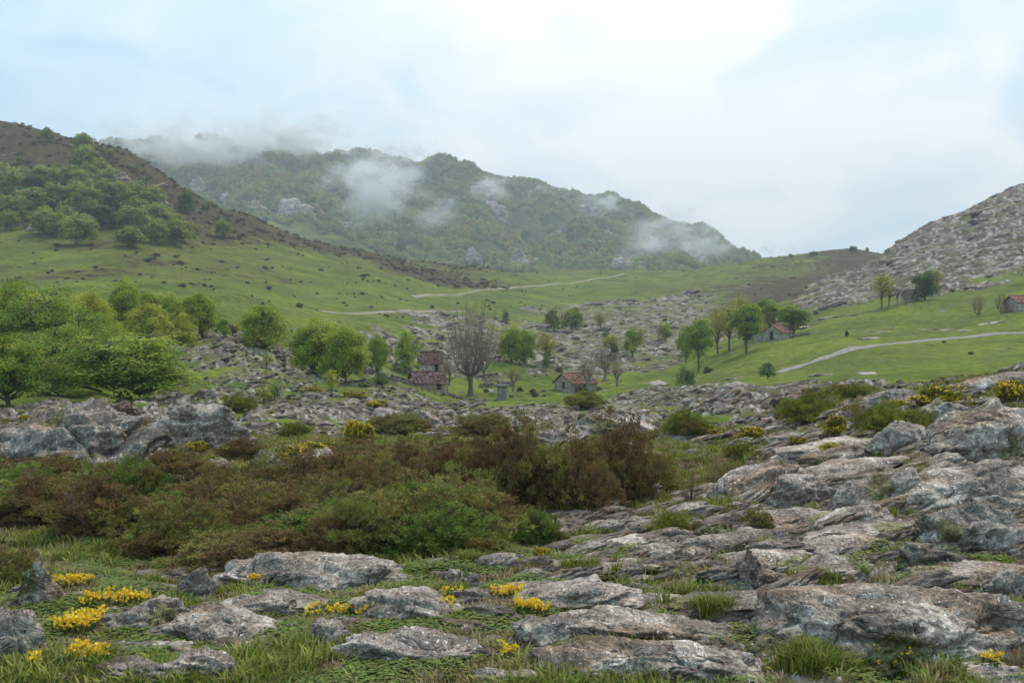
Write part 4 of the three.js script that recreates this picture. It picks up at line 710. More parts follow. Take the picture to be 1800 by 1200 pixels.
// kind, centre column, base row, width, height (pixels), depth (0: where the sight line meets the ground), label
const TREES = [
  ['beech', 226, 728, 285, 160, 62, 'large spreading beech in fresh leaf in front of the left grove'], ['beech', 15, 712, 180, 135, 58, 'beech cut by the left edge, lowest of the left grove'], ['beech', 105, 668, 230, 120, 74, 'wide beech behind the large spreading one'],
  ['beech', 60, 610, 210, 120, 86, 'dark green beech at the left of the grove, below the hilltop'], ['beech', 25, 560, 150, 80, 100, 'beech top at the upper left edge of the grove'], ['beech', 80, 555, 140, 76, 110, 'round beech crown at the top of the left grove'], ['golden', 160, 585, 110, 82, 96, 'bright yellow green beech at the inner end of the left grove'],
  ['beech', 150, 615, 150, 80, 84, 'mid green beech under the bright yellow green one'], ['round', 218, 560, 66, 78, 128, 'dense green tree standing above the golden tree'], ['round', 258, 560, 60, 55, 132, 'small round tree between the dense green trees'], ['golden', 256, 590, 100, 62, 112, 'golden green spreading tree on the rock ledge'],
  ['golden', 318, 588, 60, 44, 116, 'small light green tree at the end of the rock ledge'], ['round', 300, 566, 60, 56, 130, 'green tree behind the small light green one'], ['round', 350, 592, 76, 88, 122, 'tall dense green tree at the right of the ledge grove'], ['small', 393, 592, 28, 36, 120, 'little lime green tree beside the ledge grove'],
  ['round', 462, 602, 98, 76, 118, 'round dome shaped green tree by itself above the rocks'], ['round', 555, 662, 110, 110, 104, 'left half of the big bright tree in front of the track'], ['round', 608, 668, 96, 104, 100, 'big bright green tree beside the ruined wall'], ['maple', 664, 640, 46, 58, 125, 'darker green tree behind the big bright tree'],
  ['small', 713, 640, 46, 66, 158, 'small bright green tree above the ruined wall'], ['sapling', 582, 695, 34, 52, 80, 'thin yellow green sapling in front of the big bright tree'], ['sapling', 464, 712, 36, 44, 68, 'yellow green sapling among the rocks beside the dark shrub'], ['shrub', 482, 706, 36, 34, 70, 'dark green shrub beside the yellow green sapling'],
  ['shrub', 672, 684, 36, 34, 105, 'green shrub left of the ruined wall'], ['shrub', 640, 690, 34, 20, 98, 'low green shrub under the big bright tree'], ['sapling', 468, 640, 26, 26, 95, 'small sapling on the rock face below the dome shaped tree'],
  ['round', 900, 610, 46, 62, 195, 'bright green tree with two tops right of the tall bare tree'], ['round', 922, 606, 40, 50, 197, 'second bright green tree with two tops'], ['airy', 962, 612, 42, 48, 195, 'pale airy green tree beside the bright one'], ['shrub', 960, 622, 14, 18, 190, 'tiny shrub under the pale airy tree'],
  ['hill', 973, 560, 34, 34, 300, 'dark round tree at the far edge of the stones'], ['hill', 1006, 558, 36, 34, 302, 'light round tree next to the dark one at the far stones'], ['shrub', 889, 553, 14, 16, 300, 'small dark bush at the end of the lower track'], ['airy', 1055, 556, 28, 20, 310, 'yellowish low tree on the far stones'],
  ['small', 1112, 606, 36, 46, 225, 'thin stemmed light green tree on the stones right of centre'], ['airy', 1075, 616, 36, 42, 220, 'pale thin tree beside the light green one right of centre'], ['shrub', 1066, 583, 14, 16, 240, 'small dark shrub above the pale thin tree'], ['shrub', 1080, 612, 16, 18, 221, 'dark shrub at the foot of the pale thin tree'], ['small', 1170, 574, 26, 18, 270, 'low bright tree on the far stones'], ['bush', 1159, 594, 10, 30, 245, 'slim brown bare bush on the far stones'],
  ['small', 1205, 604, 30, 44, 215, 'small green tree behind the meadow tree'],
  ['maple', 1228, 630, 62, 78, 168, 'meadow tree with a clear trunk, left of the red roofed hut'], ['maple', 1312, 609, 68, 84, 178, 'bright spreading tree directly left of the red roofed hut'], ['airy', 1282, 592, 60, 66, 200, 'yellow brown budding tree behind the bright spreading tree'], ['airy', 1262, 588, 50, 50, 205, 'olive tree at the left of the hut grove'],
  ['airy', 1300, 570, 40, 60, 230, 'tall thin budding tree at the back of the hut grove'], ['maple', 1352, 580, 56, 62, 205, 'green tree rising behind the red roofed hut'], ['maple', 1396, 596, 66, 66, 196, 'broad green tree right behind the red roofed hut'], ['bush', 1350, 590, 60, 46, 200, 'brown bare stems behind the red roof'], ['bush', 1388, 594, 50, 40, 198, 'brown bare stems at the foot of the broad green tree'],
  ['shrub', 1207, 673, 38, 34, 128, 'dark dense shrub at the edge of the meadow'], ['shrub', 1350, 668, 36, 36, 108, 'dark shrub at the end of the gravel road'], ['bush', 1485, 700, 50, 44, 58, 'sparse grey green shrub above the moss mounds'], ['shrub', 1482, 702, 40, 22, 57, 'low green bush beneath the sparse shrub'], ['fir', 1489, 594, 9, 15, 176, 'tiny pointed conifer in the meadow'],
  ['airy', 1551, 529, 44, 56, 240, 'yellow green tree with a bare trunk, leftmost of the hill row'], ['airy', 1563, 527, 26, 40, 244, 'slim yellow green tree, second of the hill row'], ['pollard', 1578, 531, 18, 34, 238, 'small olive pollard in the hill row'], ['bush', 1593, 534, 24, 38, 236, 'dark brown bare tree in the hill row'], ['dark', 1626, 529, 50, 60, 238, 'dark green dense tree in the hill row'],
  ['airy', 1646, 515, 30, 46, 250, 'yellow brown tree behind the dark dense tree'], ['bush', 1720, 566, 30, 52, 192, 'bare tree standing alone in the upper meadow'], ['bush', 1762, 567, 30, 62, 190, 'bare tree beside the hut at the right edge'], ['bush', 1771, 570, 22, 40, 188, 'short bare tree in front of the hut at the right edge'], ['shrub', 1420, 565, 24, 12, 260, 'low bush at the foot of the rocky slope'], ['shrub', 1621, 548, 10, 9, 225, 'dark bush on the meadow below the hill row'],
  ['bare', 826, 698, 112, 190, 147, 'tall bare many stemmed tree between the huts and the pillar'], ['pollard', 903, 697, 30, 60, 152, 'pollarded tree with reddish shoots right of the stone pillar'], ['pollard', 1033, 688, 40, 64, 160, 'pollarded tree in front of the hut with the woodpile'], ['pollard', 1064, 668, 34, 56, 178, 'pollard behind the hut with the woodpile'], ['pollard', 1085, 684, 30, 56, 160, 'knobbly pollard right of the hut with the woodpile'],
  ['bush', 850, 640, 60, 60, 180, 'brown leafless bush behind the tall bare tree'], ['bush', 790, 660, 50, 40, 165, 'brown leafless bush beside the upper hut'],
];
TREES.forEach(([kind, px, py, w, h, d, label], i) => { const p = d ? at(px, d) : hit(px, py), D = -p.z; p.y = Math.min(p.y, EYE + ((600 - py) / F) * D + 0.1 * ((h * D) / F)); const want = EYE + ((600 - py) / F) * D; const low = px > 880 && px < 1215 && d > 180; tree(kind, i, p, ((low ? 1.15 : 1) * w * D) / F, (low ? 0.82 : 1) * Math.max((h * D) / F - (p.y - want), (0.6 * h * D) / F), label, kind === 'shrub' || kind === 'fir' ? 'single green shrubs' : 'trees of the valley', kind === 'shrub' || kind === 'fir' ? 'shrub' : 'tree'); });
// trees of the left hillside
const HILLTREES = [[83, 250, 22, 26], [113, 236, 12, 12], [145, 264, 32, 30], [148, 302, 48, 46], [80, 332, 46, 40], [123, 324, 44, 32], [160, 324, 42, 36], [187, 337, 32, 42], [188, 348, 28, 26], [62, 348, 52, 42], [12, 356, 54, 66], [56, 374, 62, 44], [130, 358, 32, 44], [94, 358, 28, 26], [124, 382, 36, 32], [167, 397, 58, 38], [18, 388, 52, 42], [10, 404, 24, 32], [108, 416, 42, 40], [134, 432, 52, 56], [252, 416, 36, 50], [274, 430, 36, 44], [230, 436, 46, 38], [308, 431, 44, 46], [288, 402, 30, 32], [220, 397, 32, 32], [248, 340, 20, 28], [271, 345, 22, 18], [230, 356, 26, 24], [327, 374, 27, 38], [333, 352, 12, 22], [365, 368, 10, 15], [393, 418, 29, 31], [180, 272, 13, 14], [193, 276, 13, 14], [35, 290, 13, 15], [210, 336, 15, 16], [206, 400, 34, 26], [40, 330, 40, 34], [100, 300, 16, 14], [30, 366, 40, 40], [150, 345, 26, 24], [75, 395, 34, 24], [200, 360, 22, 20], [255, 372, 24, 20], [3, 330, 30, 40], [235, 300, 10, 9], [282, 352, 14, 12], [705, 445, 16, 22], [755, 447, 14, 18], [770, 455, 12, 14], [690, 452, 10, 12], [1500, 444, 13, 12], [1430, 449, 18, 7], [1525, 443, 6, 8], [1390, 452, 8, 6]];
{ // more trees where the wood on the hill is dense
  const r = rng(321);
  for (let k = 0; k < 200 && HILLTREES.length < 98; k++) { const px = r() * 330, py = 315 + r() * 115, w = 24 + 26 * r(); if (py < 330 + (px - 200) * 0.75 || py > 415 + px * 0.1 || (px > 150 && px < 215 && py > 395)) continue; HILLTREES.push([px, py, w, w * (0.8 + 0.3 * r())]); }
  const zones = [[(px) => px > 1300, 'on the distant skyline'], [(px) => px > 600, 'behind the green ridge'], [(px, py) => py < 310, 'high on the brown left hill'], [(px) => px < 75, 'at the left edge of the hill'], [(px, py) => px < 215 && py < 362, 'in the upper wood on the left hill'], [(px) => px < 215, 'in the lower wood on the left hill'], [(px) => px < 320, 'in the lower clump on the left hill'], [() => true, 'on the open left hill slope']], count = new Map();
  HILLTREES.sort((a, b) => a[0] - b[0]).forEach(([px, py, w, h], i) => {
    const p = hit(px, py, 240), D = -p.z, dark = i % 5 === 1, zone = zones.find((z) => z[0](px, py))[1], key = zone + dark, n = count.get(key) ?? 0; count.set(key, n + 1);
    tree(dark ? 'dark' : 'hill', i, p, (w * D * 1.25) / F, (h * D * 1.1) / F, `${dark ? 'dark green' : 'green'} tree, ${ORD[n]} from the left ${zone}`, 'trees ' + zone);
  });
}
// distant wood on the mountain
{
  const r = rng(41), farKinds = [1, 2, 3, 4].map((k) => treeGeo(60 + k, { h: 10, w: 9, sprays: 26, per: 12, spray: 0.2, leaf: 0.85, thick: 1.1, base: 0.05, cols: [[0.29, 0.37, 0.085], [0.37, 0.42, 0.1]] }).crown), list = [];
  for (let k = 0; k < 60000 && list.length < 21000; k++) {
    const px = 120 + r() * 1270, d = 1120 + r() * 900, x = ((px - 900) / F) * d, z = -d; baseAt(x, z, true);
    if (W6[5] < 0.35) continue;
    const thin = n2(x / 130 + 5, z / 200) + 0.5 * n2(x / 45, z / 60);
    if (thin < -0.72 + 0.5 * r() || (d > 1750 && px < 700 && r() < 0.25)) continue;
    const s = 0.55 + 0.55 * r(), g = 0.65 + 0.6 * r(), brown = r() < 0.14 + 0.3 * smoothstep(n2(x / 170 + 30, z / 170), 0.2, 0.7);
    list.push([x, H(x, z) - 1, z, s, s * (0.8 + 0.4 * r()), s, r() * 6.3, 0, brown ? [g * 1.25, g * 0.82, g * 1.1] : [g, g, g]]);
  }
  scatter('forest', farKinds, M.leaf, list, 'mixed green beech wood covering the far mountain');
  // small dark bushes dotted over the slopes
  const dots = [1, 2, 3].map((k) => treeGeo(80 + k, { h: 1.3, w: 2, sprays: 16, per: 14, spray: 0.24, leaf: 0.2, thick: 1, base: 0, cols: [[0.055, 0.07, 0.035], [0.085, 0.075, 0.04]] }).crown), L2 = [];
  for (let k = 0; k < 30000 && L2.length < 620; k++) {
    const px = -50 + r() * 1900, d = 120 * Math.pow(7, r()), x = ((px - 900) / F) * d, z = -d, c = cover(x, z), cl = n2(x / 28 + 3, z / 28) + 0.5 * n2(x / 9, z / 9);
    if (d < 240 && px > 1180 && r() < 0.9) continue;
    if (r() > (cl > 0.75 ? 0.9 : 0.012) || (c.rock > 0.5 && r() < 0.6)) continue;
    const s = 0.22 + 0.95 * r() * r() * r() + d * 0.0005, g = 0.7 + 0.7 * r(), b = r() < 0.4;
    L2.push([x, H(x, z) - 0.1, z, s, s, s, r() * 6.3, 0, b ? [g * 1.5, g * 0.9, g * 0.9] : [g, g, g]]);
  }
  for (let k = 0, m = 0; k < 30000 && m < 1300; k++) { // scrub on the brown heath of the ridge
    const px = -80 + r() * 1000, d = 300 + r() * 290, x = ((px - 900) / F) * d, z = -d; if (cover(x, z).heath < 0.5 || n2(x / 14, z / 14) + 0.5 * n2(x / 5, z / 5) < 0.1) continue;
    const s = 0.4 + 0.7 * r(), g = 0.8 + 0.7 * r(); m++; L2.push([x, H(x, z) - 0.1, z, s * 1.2, s, s * 1.2, r() * 6.3, 0, r() < 0.5 ? [g * 2, g * 1.3, g * 1.1] : [g * 1.3, g * 1.3, g]]);
  }
  scatter('undergrowth', dots, M.leaf, L2, 'small dark heath bushes dotted over the slopes');
}
// pale cliffs: column, row, width, height, depth range start, label
const CLIFFS = [[832, 462, 30, 26, 1080, 'white cliff at the foot of the far mountain'], [912, 468, 30, 30, 1080, 'second white cliff at the foot of the far mountain'], [945, 468, 20, 14, 1080, 'small grey cliff beside the second white cliff'], [520, 382, 62, 34, 1050, 'broad pale cliff band on the lower mountain'], [450, 368, 30, 16, 1050, 'thin pale cliff left of the broad band'], [345, 338, 50, 26, 1050, 'pale cliff line above the brown ridge'], [400, 352, 30, 14, 1050, 'small pale cliff along the brown ridge'], [610, 402, 40, 14, 1050, 'low pale cliff right of the broad band'], [680, 415, 60, 12, 1050, 'long low pale cliff above the green ridge'], [870, 375, 40, 22, 1300, 'grey crag high on the wooded slope'], [840, 330, 60, 14, 1500, 'grey crag on the mountain crest'], [1030, 385, 40, 26, 1300, 'pale scree crag among the trees'], [1095, 470, 40, 18, 1080, 'grey cliff at the low end of the mountain'], [1130, 475, 30, 16, 1080, 'lowest grey cliff at the end of the mountain'], [1150, 440, 26, 24, 1150, 'grey cliff behind the mist wisp'], [1070, 420, 24, 16, 1200, 'small crag among the trees'], [990, 410, 22, 14, 1200, 'tiny crag in the wood'], [1215, 455, 50, 30, 1150, 'pale cliff in the mist at the mountain end']];
const HILLCLIFFS = [[70, 404, 44, 12, 250, 'white rock face in the wood at the left hill'], [215, 316, 20, 14, 250, 'white rock face high on the left hill'], [258, 350, 26, 9, 250, 'pale rock rib on the left hill'], [290, 360, 26, 8, 250, 'small pale rock rib lower on the left hill']];
{
  const ck = [1, 2, 3].map((k) => rockGeo(400 + k, 1, 1, 0.7, 16, 0.1, { colourScale: 0.9, tone: 1.25, tile: 0.6, moss: 0 }));
  [...CLIFFS, ...HILLCLIFFS].forEach(([px, py, w, h, from, label], i) => { const p = hit(px, py, from), D = -p.z, W = (w * D) / F, m = mesh('cliff', ck[i % 3], M.farRock); m.position.copy(p); m.position.y -= 0.1 * W; m.scale.set(W * 1.1, ((h * D) / F) * 1.25, W * 0.8); m.rotation.y = (i % 5) * 0.25 - 0.5; tag(m, label, 'cliff', from > 1000 ? 'cliffs of the far mountain' : 'rock faces of the left hill'); });
}

// ---------- huts, walls, pillar, roads ----------
const box = (s, x0, x1, y0, y1, z0, z1, col) => { const P = [[x0, y0, z0], [x1, y0, z0], [x1, y1, z0], [x0, y1, z0], [x0, y0, z1], [x1, y0, z1], [x1, y1, z1], [x0, y1, z1]]; for (const f of [[1, 0, 3, 2], [4, 5, 6, 7], [0, 4, 7, 3], [5, 1, 2, 6], [3, 7, 6, 2], [0, 1, 5, 4]]) { const q = f.map((k) => s.v(...P[k], col)); s.tri(q[0], q[1], q[2]); s.tri(q[0], q[2], q[3]); } };
function panel(s, a, b, c, d, nx, ny, col) { // grid between four corners, coloured and roughened by noise
  const at0 = s.n, p = V(), q = V();
  for (let j = 0; j <= ny; j++) for (let i = 0; i <= nx; i++) { p.copy(a).lerp(b, i / nx); q.copy(d).lerp(c, i / nx); p.lerp(q, j / ny); s.v(p.x + 0.02 * n3(p.x * 4, p.y * 4, p.z * 4), p.y, p.z + 0.02 * n3(p.x * 4 + 9, p.y * 4, p.z * 4), col(p.x, p.y, p.z)); }
  for (let j = 0; j < ny; j++) for (let i = 0; i < nx; i++) { const k = at0 + j * (nx + 1) + i; s.tri(k, k + 1, k + nx + 2); s.tri(k, k + nx + 2, k + nx + 1); }
}
function wallWith(w, P, len, y0, y1, door, nx, ny, col) { // wall from P(-len/2, y0) to P(len/2, y1), left open where a door or window is
  if (!door) return panel(w, P(-len / 2, y0), P(len / 2, y0), P(len / 2, y1), P(-len / 2, y1), nx, ny, col);
  const [, c, dw, dh, y] = door, a = c - dw / 2, b = c + dw / 2, q = (l, r, u, v) => panel(w, P(l, u), P(r, u), P(r, v), P(l, v), Math.max(2, Math.round((nx * (r - l)) / len)), Math.max(2, Math.round((ny * (v - u)) / (y1 - y0))), col);
  q(-len / 2, a, y0, y1); q(b, len / 2, y0, y1); q(a, b, y + dh, y1); if (y > y0 + 0.02) q(a, b, y0, y);
}
function hut(o) {
  const r = rng(o.seed), g = thing('stone_hut', o.label, 'hut', 'tiled stone huts', o.p), { L, D, E, R } = o, x = L / 2, z = D / 2, b = -0.6;
  const stone = (base) => (X, Y, Z) => { const k = n3(X * 3.2 + o.seed, Y * 4.5, Z * 3.2), m = fbm3(X * 0.9, Y * 0.9 + o.seed, Z * 0.9, 2); const f = 1 + 0.28 * k + 0.35 * m; return k < -0.55 ? [0.12, 0.1, 0.085] : [base[0] * f, base[1] * f, base[2] * f]; };
  const w = new Soup(), pl = stone(o.wall ?? [0.36, 0.31, 0.25]), c = (X, Y, Z) => V(X, Y, Z);
  wallWith(w, (u, v) => c(u, v, z), L, b, E, o.doors.find((d) => d[0] === 'front'), 28, 10, stone(o.front ?? o.wall ?? [0.36, 0.31, 0.25]));
  panel(w, c(x, b, -z), c(-x, b, -z), c(-x, E, -z), c(x, E, -z), 20, 8, pl);
  for (const s of [-1, 1]) { wallWith(w, (u, v) => c(s * x, v, s * u), D, b, E, s < 0 && o.doors.map((d) => (d[0] === 'gable' ? [d[0], -d[1], d[2], d[3], d[4]] : null)).find((d) => d), 20, 10, pl); panel(w, c(s * x, E, s * -z), c(s * x, E, s * z), c(s * x, R, 0), c(s * x, R, 0), 14, 6, pl); }
  mesh('wall', w.geo(), M.plain, g);
  const t = new Soup(), cols = o.tiles ?? [[0.15, 0.078, 0.066], [0.12, 0.068, 0.06], [0.22, 0.14, 0.115], [0.1, 0.072, 0.066]], over = 0.32;
  for (const s of [1, -1]) {
    const ze = z + over, ye = R - ((R - E) / z) * ze, len = Math.hypot(ze, R - ye), rows = Math.round(len / 0.34), colsN = Math.round((L + 2 * over) / 0.24), dir = V(0, (ye - R) / len, (s * ze) / len), nor = V(0, ze / len, (s * (R - ye)) / len);
    for (let i = 0; i < colsN; i++) for (let j = 0; j < rows; j++) {
      if (r() < 0.012) continue;
      const cx = -x - over + ((i + 0.5) / colsN) * (L + 2 * over) + (r() - 0.5) * 0.03, col = vary(pick(cols, r), r, 0.22), a = j * (len / rows) - 0.03, e = a + len / rows + 0.09, up = 0.03 + 0.02 * r(), sag = -0.05 * Math.sin((i / colsN) * 3.14) * (o.sag ?? 1);
      const ring = (q, lift) => [-1, -0.55, 0, 0.55, 1].map((u) => { const hh = 0.075 * (1 - u * u) + lift + sag; return t.v(cx + u * 0.125, R + 0.05 + dir.y * q + nor.y * hh, dir.z * q + nor.z * hh, col); });
      const A = ring(a, 0.0), B = ring(e, up);
      for (let k = 0; k < 4; k++) { t.tri(A[k], B[k], A[k + 1]); t.tri(A[k + 1], B[k], B[k + 1]); }
    }
  }
  const roof = mesh('roof', t.geo(), M.twig, g); roof.userData.label = 'worn red clay tile roof';
  const under = new Soup(); for (const s of [1, -1]) { const ze = z + over - 0.06, ye = R - ((R - E) / z) * ze; panel(under, c(-x - 0.25, R - 0.04, 0), c(x + 0.25, R - 0.04, 0), c(x + 0.25, ye - 0.04, s * ze), c(-x - 0.25, ye - 0.04, s * ze), 4, 4, () => [0.05, 0.04, 0.03]); }
  mesh('roof_boards', under.geo(), M.twig, g);
  const k = new Soup(); for (let i = 0; i < Math.round(L / 0.25); i++) { const X = -x - 0.2 + i * 0.25 + (r() - 0.5) * 0.04; k.tube([V(X, R + 0.1, 0), V(X + 0.34, R + 0.11, 0)], [0.1, 0.12], 6, vary(pick(cols, r), r, 0.2)); } mesh('ridge_tiles', k.geo(), M.twig, g);
  const ridgeStones = new Soup(); for (let i = 0; i < 6; i++) { const X = (r() - 0.5) * L, Z = (0.3 + 0.6 * r()) * z, Y = R - ((R - E) / z) * Z + 0.12; box(ridgeStones, X, X + 0.3, Y, Y + 0.14, Z, Z + 0.25, vary([0.3, 0.27, 0.25], r, 0.3)); } mesh('roof_stones', ridgeStones.geo(), M.stone, g);
  for (const [side, pos, dw, dh, y] of o.doors) { // side: front or gable
    const f = new Soup(), oak = [0.17, 0.13, 0.095], put3 = (u0, u1, v0, v1, n0, n1) => (side === 'front' ? box(f, u0, u1, v0, v1, z + n0, z + n1, oak) : box(f, -x - n1, -x - n0, v0, v1, u0, u1, oak));
    put3(pos - dw / 2 - 0.02, pos - dw / 2 + 0.09, y, y + dh, -0.16, 0.06); put3(pos + dw / 2 - 0.09, pos + dw / 2 + 0.02, y, y + dh, -0.16, 0.06); put3(pos - dw / 2 - 0.15, pos + dw / 2 + 0.15, y + dh - 0.02, y + dh + 0.14, -0.16, 0.08);
    const fr = mesh(dh < 1.2 ? 'window_frame' : 'door_frame', f.geo(), M.plain, g), leaf = new Soup(), wood = [0.15, 0.11, 0.08];   // the leaf stands open inwards
    for (let i = 0; i < 4; i++) { const a = -0.2 - (i * dw) / 4; side === 'front' ? box(leaf, pos - dw / 2 + 0.1, pos - dw / 2 + 0.14, y, y + dh - 0.05, z + a - dw / 4 + 0.01, z + a, vary(wood, r, 0.2)) : box(leaf, -x - a, -x - a + dw / 4 - 0.01, y, y + dh - 0.05, pos - dw / 2 + 0.1, pos - dw / 2 + 0.14, vary(wood, r, 0.2)); }
    mesh(dh < 1.2 ? 'shutter' : 'door', leaf.geo(), M.plain, g);
  }
  if (o.wood) { const ws = new Soup(); for (let i = 0; i < 46; i++) { const X = -x * 0.75 + r() * L * 0.42, Y = 0.1 + r() * 0.9, rr = 0.06 + 0.05 * r(); ws.tube([V(X, Y, z + 0.02), V(X + 0.02, Y, z + 0.5), V(X + 0.02, Y, z + 0.501)], [rr, rr, 0.005], 7, vary([0.24, 0.16, 0.1], r, 0.4)); } const wp = thing('woodpile', 'stack of split firewood against the hut wall with the pollard in front', 'woodpile', undefined, o.p.clone()); mesh('logs', ws.geo(), M.twig, wp).userData.kind = 'stuff'; wp.rotation.y = o.turn; }
  g.rotation.y = o.turn;
  return g;
}
const put = (px, py, d) => { const p = at(px, d); return p; };
hut({ seed: 3, p: put(750, 700, 141), L: 4.3, D: 3.8, E: 1.1, R: 2.5, turn: 0.42, label: 'small low stone hut with a red tiled roof below the upper hut', doors: [['front', 1.2, 0.8, 0.9, 0.1]], wall: [0.36, 0.29, 0.215] });
hut({ seed: 4, p: put(757, 668, 175), L: 4.0, D: 3.6, E: 1.9, R: 3.7, turn: 0.06, label: 'upper stone hut with pale plaster and a dark open door', doors: [['front', 1.05, 0.7, 1.75, -0.1]], wall: [0.36, 0.31, 0.245], front: [0.44, 0.385, 0.31], tiles: [[0.13, 0.068, 0.057], [0.105, 0.06, 0.053], [0.16, 0.09, 0.073]] });
hut({ seed: 5, p: put(1012, 686, 164), L: 5.4, D: 4.6, E: 1.5, R: 2.95, turn: 0.6, label: 'long stone hut with an orange tiled roof and a pollard in front', doors: [['gable', 0.3, 0.7, 1.0, 0.5], ['front', 0.2, 0.7, 1.5, -0.1]], wall: [0.35, 0.285, 0.205], tiles: [[0.27, 0.12, 0.083], [0.21, 0.1, 0.075], [0.33, 0.18, 0.125], [0.15, 0.09, 0.075]], wood: true });
hut({ seed: 6, p: put(1366, 598, 192), L: 3.8, D: 3.8, E: 1.5, R: 2.8, turn: 0.85, label: 'stone hut with a red tiled roof in the meadow grove', doors: [['gable', -0.2, 0.75, 1.6, 0]], wall: [0.36, 0.305, 0.245], front: [0.38, 0.33, 0.27], tiles: [[0.28, 0.11, 0.09], [0.23, 0.1, 0.085], [0.31, 0.16, 0.13]] });
hut({ seed: 7, p: put(1339, 594, 196), L: 2.6, D: 2.4, E: 1.2, R: 2.3, turn: 0.85, label: 'little lean annex beside the hut in the meadow grove', doors: [], wall: [0.3, 0.27, 0.24] });
hut({ seed: 8, p: put(1799, 552, 189), L: 5, D: 4, E: 1.6, R: 2.8, turn: 0.12, label: 'stone hut with a red roof cut by the right edge', doors: [['front', 0.6, 0.5, 0.8, 0.7]], wall: [0.35, 0.29, 0.23], tiles: [[0.31, 0.12, 0.09], [0.27, 0.11, 0.09], [0.34, 0.17, 0.13]] });
hut({ seed: 9, p: put(1604, 529, 244), L: 3.4, D: 3, E: 1.4, R: 2.6, turn: 0.4, label: 'small pinkish hut half hidden behind the dark tree on the hill', doors: [], wall: [0.42, 0.3, 0.26] });
{ // stone pillar with a slab on top
  const r = rng(61), p = put(883, 712, 133), g = thing('stone_pillar', 'square grey stone pillar with an overhanging slab in the hut yard', 'pillar', undefined, p), s = new Soup();
  for (let j = 0; j < 9; j++) for (let i = 0; i < 12; i++) { const side = i % 4, u = (Math.floor(i / 4) - 1) * 0.36, y = -0.3 + j * 0.26, k = 0.16 + 0.02 * r(), pr = 0.5 + 0.05 * r(), col = vary([0.26, 0.235, 0.215], r, 0.35); if (side < 2) box(s, u - k, u + k, y, y + 0.24, side ? 0.3 : -pr, side ? pr : -0.3, col); else box(s, side === 2 ? 0.3 : -pr, side === 2 ? pr : -0.3, y, y + 0.24, u - k, u + k, col); }
  box(s, -0.47, 0.47, -0.3, 2.05, -0.47, 0.47, [0.1, 0.09, 0.08]);
  mesh('shaft', s.geo(), M.stone, g); const c = new Soup(); panel(c, V(-0.9, 2.06, 0.85), V(0.85, 2.06, 0.85), V(0.85, 2.06, -0.85), V(-0.9, 2.06, -0.85), 2, 2, () => [0.2, 0.18, 0.16]); box(c, -0.9, 0.85, 2.065, 2.24, -0.85, 0.85, [0.21, 0.19, 0.17]); mesh('cap_slab', c.geo(), M.stone, g); g.rotation.y = 0.35; g.scale.y = 1.25;
}
function dryWall(pts, h, label) { // low wall of stacked stones
  const r = rng(pts.length * 97 + Math.round(pts[0][0])), w = [], P = pts.map(([px, d]) => at(px, d)), geo = rockSmall, g = thing('dry_stone_wall', label, 'wall', 'dry stone walls', P[0].clone());
  for (let k = 0; k < P.length - 1; k++) { const n = Math.round(P[k].distanceTo(P[k + 1]) / 0.42); for (let i = 0; i < n; i++) for (let j = 0; j < Math.round(h / 0.32); j++) { if (r() < 0.12 + 0.2 * j * n2(i * 0.2, k + 3)) continue; const p = P[k].clone().lerp(P[k + 1], (i + 0.5 * (j % 2)) / n), m = new THREE.Matrix4().compose(V(p.x - P[0].x, H(p.x, p.z) - P[0].y + j * 0.3, p.z - P[0].z), new THREE.Quaternion().setFromEuler(new THREE.Euler(0, r() * 6, (r() - 0.5) * 0.4)), V(0.6, 0.45 + 0.3 * r(), 0.6)); w.push(pick(geo, r).clone().applyMatrix4(m)); } }
  const m = mesh('stones', mergeGeometries(w), M.farRock, g); m.userData.kind = 'stuff';
}
dryWall([[692, 158], [738, 160]], 1.5, 'ruined stone wall beside the upper hut'); dryWall([[775, 136], [830, 138], [905, 135]], 0.5, 'low stone wall running to the stone pillar'); dryWall([[842, 166], [905, 168]], 0.9, 'mossy stone wall behind the tall bare tree'); dryWall([[600, 128], [690, 132], [735, 140]], 0.8, 'stone wall running up to the small low hut'); dryWall([[1390, 192], [1425, 195]], 0.6, 'low stone wall right of the hut in the meadow grove');
{ // fence in front of the small hut, white trough
  const p = at(756, 137), g = thing('wooden_fence', 'rickety wooden fence in front of the small low hut', 'fence', undefined, p), r = rng(8);
  for (let i = 0; i < 6; i++) { const x = -1.9 + i * 0.85, s = new Soup(); s.tube([V(x, -0.3, 0), V(x + (r() - 0.5) * 0.08, 1.0 + 0.2 * r(), 0.03)], [0.06, 0.05], 6, [0.17, 0.13, 0.1]); mesh('post', s.geo(), M.twig, g); }
  for (const y of [0.4, 0.8]) { const s = new Soup(); s.tube([V(-2, y, 0.06), V(0.2, y + 0.06, 0.05), V(2.5, y - 0.03, 0.06)], [0.035, 0.04, 0.03], 5, [0.2, 0.16, 0.12]); mesh('rail', s.geo(), M.twig, g); }
  const q = at(861, 163), t = thing('water_trough', 'white trough beside the wall right of the tall bare tree', 'trough', undefined, q), s = new Soup();
  box(s, -0.5, 0.5, -0.2, 0.1, -0.3, 0.3, [0.6, 0.6, 0.58]); box(s, -0.5, 0.5, 0.102, 0.55, 0.2, 0.3, [0.72, 0.72, 0.7]); box(s, -0.5, 0.5, 0.102, 0.55, -0.3, -0.2, [0.72, 0.72, 0.7]); box(s, -0.5, -0.4, 0.104, 0.548, -0.198, 0.198, [0.72, 0.72, 0.7]); box(s, 0.4, 0.5, 0.104, 0.548, -0.198, 0.198, [0.72, 0.72, 0.7]); mesh('basin', s.geo(), M.plain, t); t.rotation.y = 0.3;
}
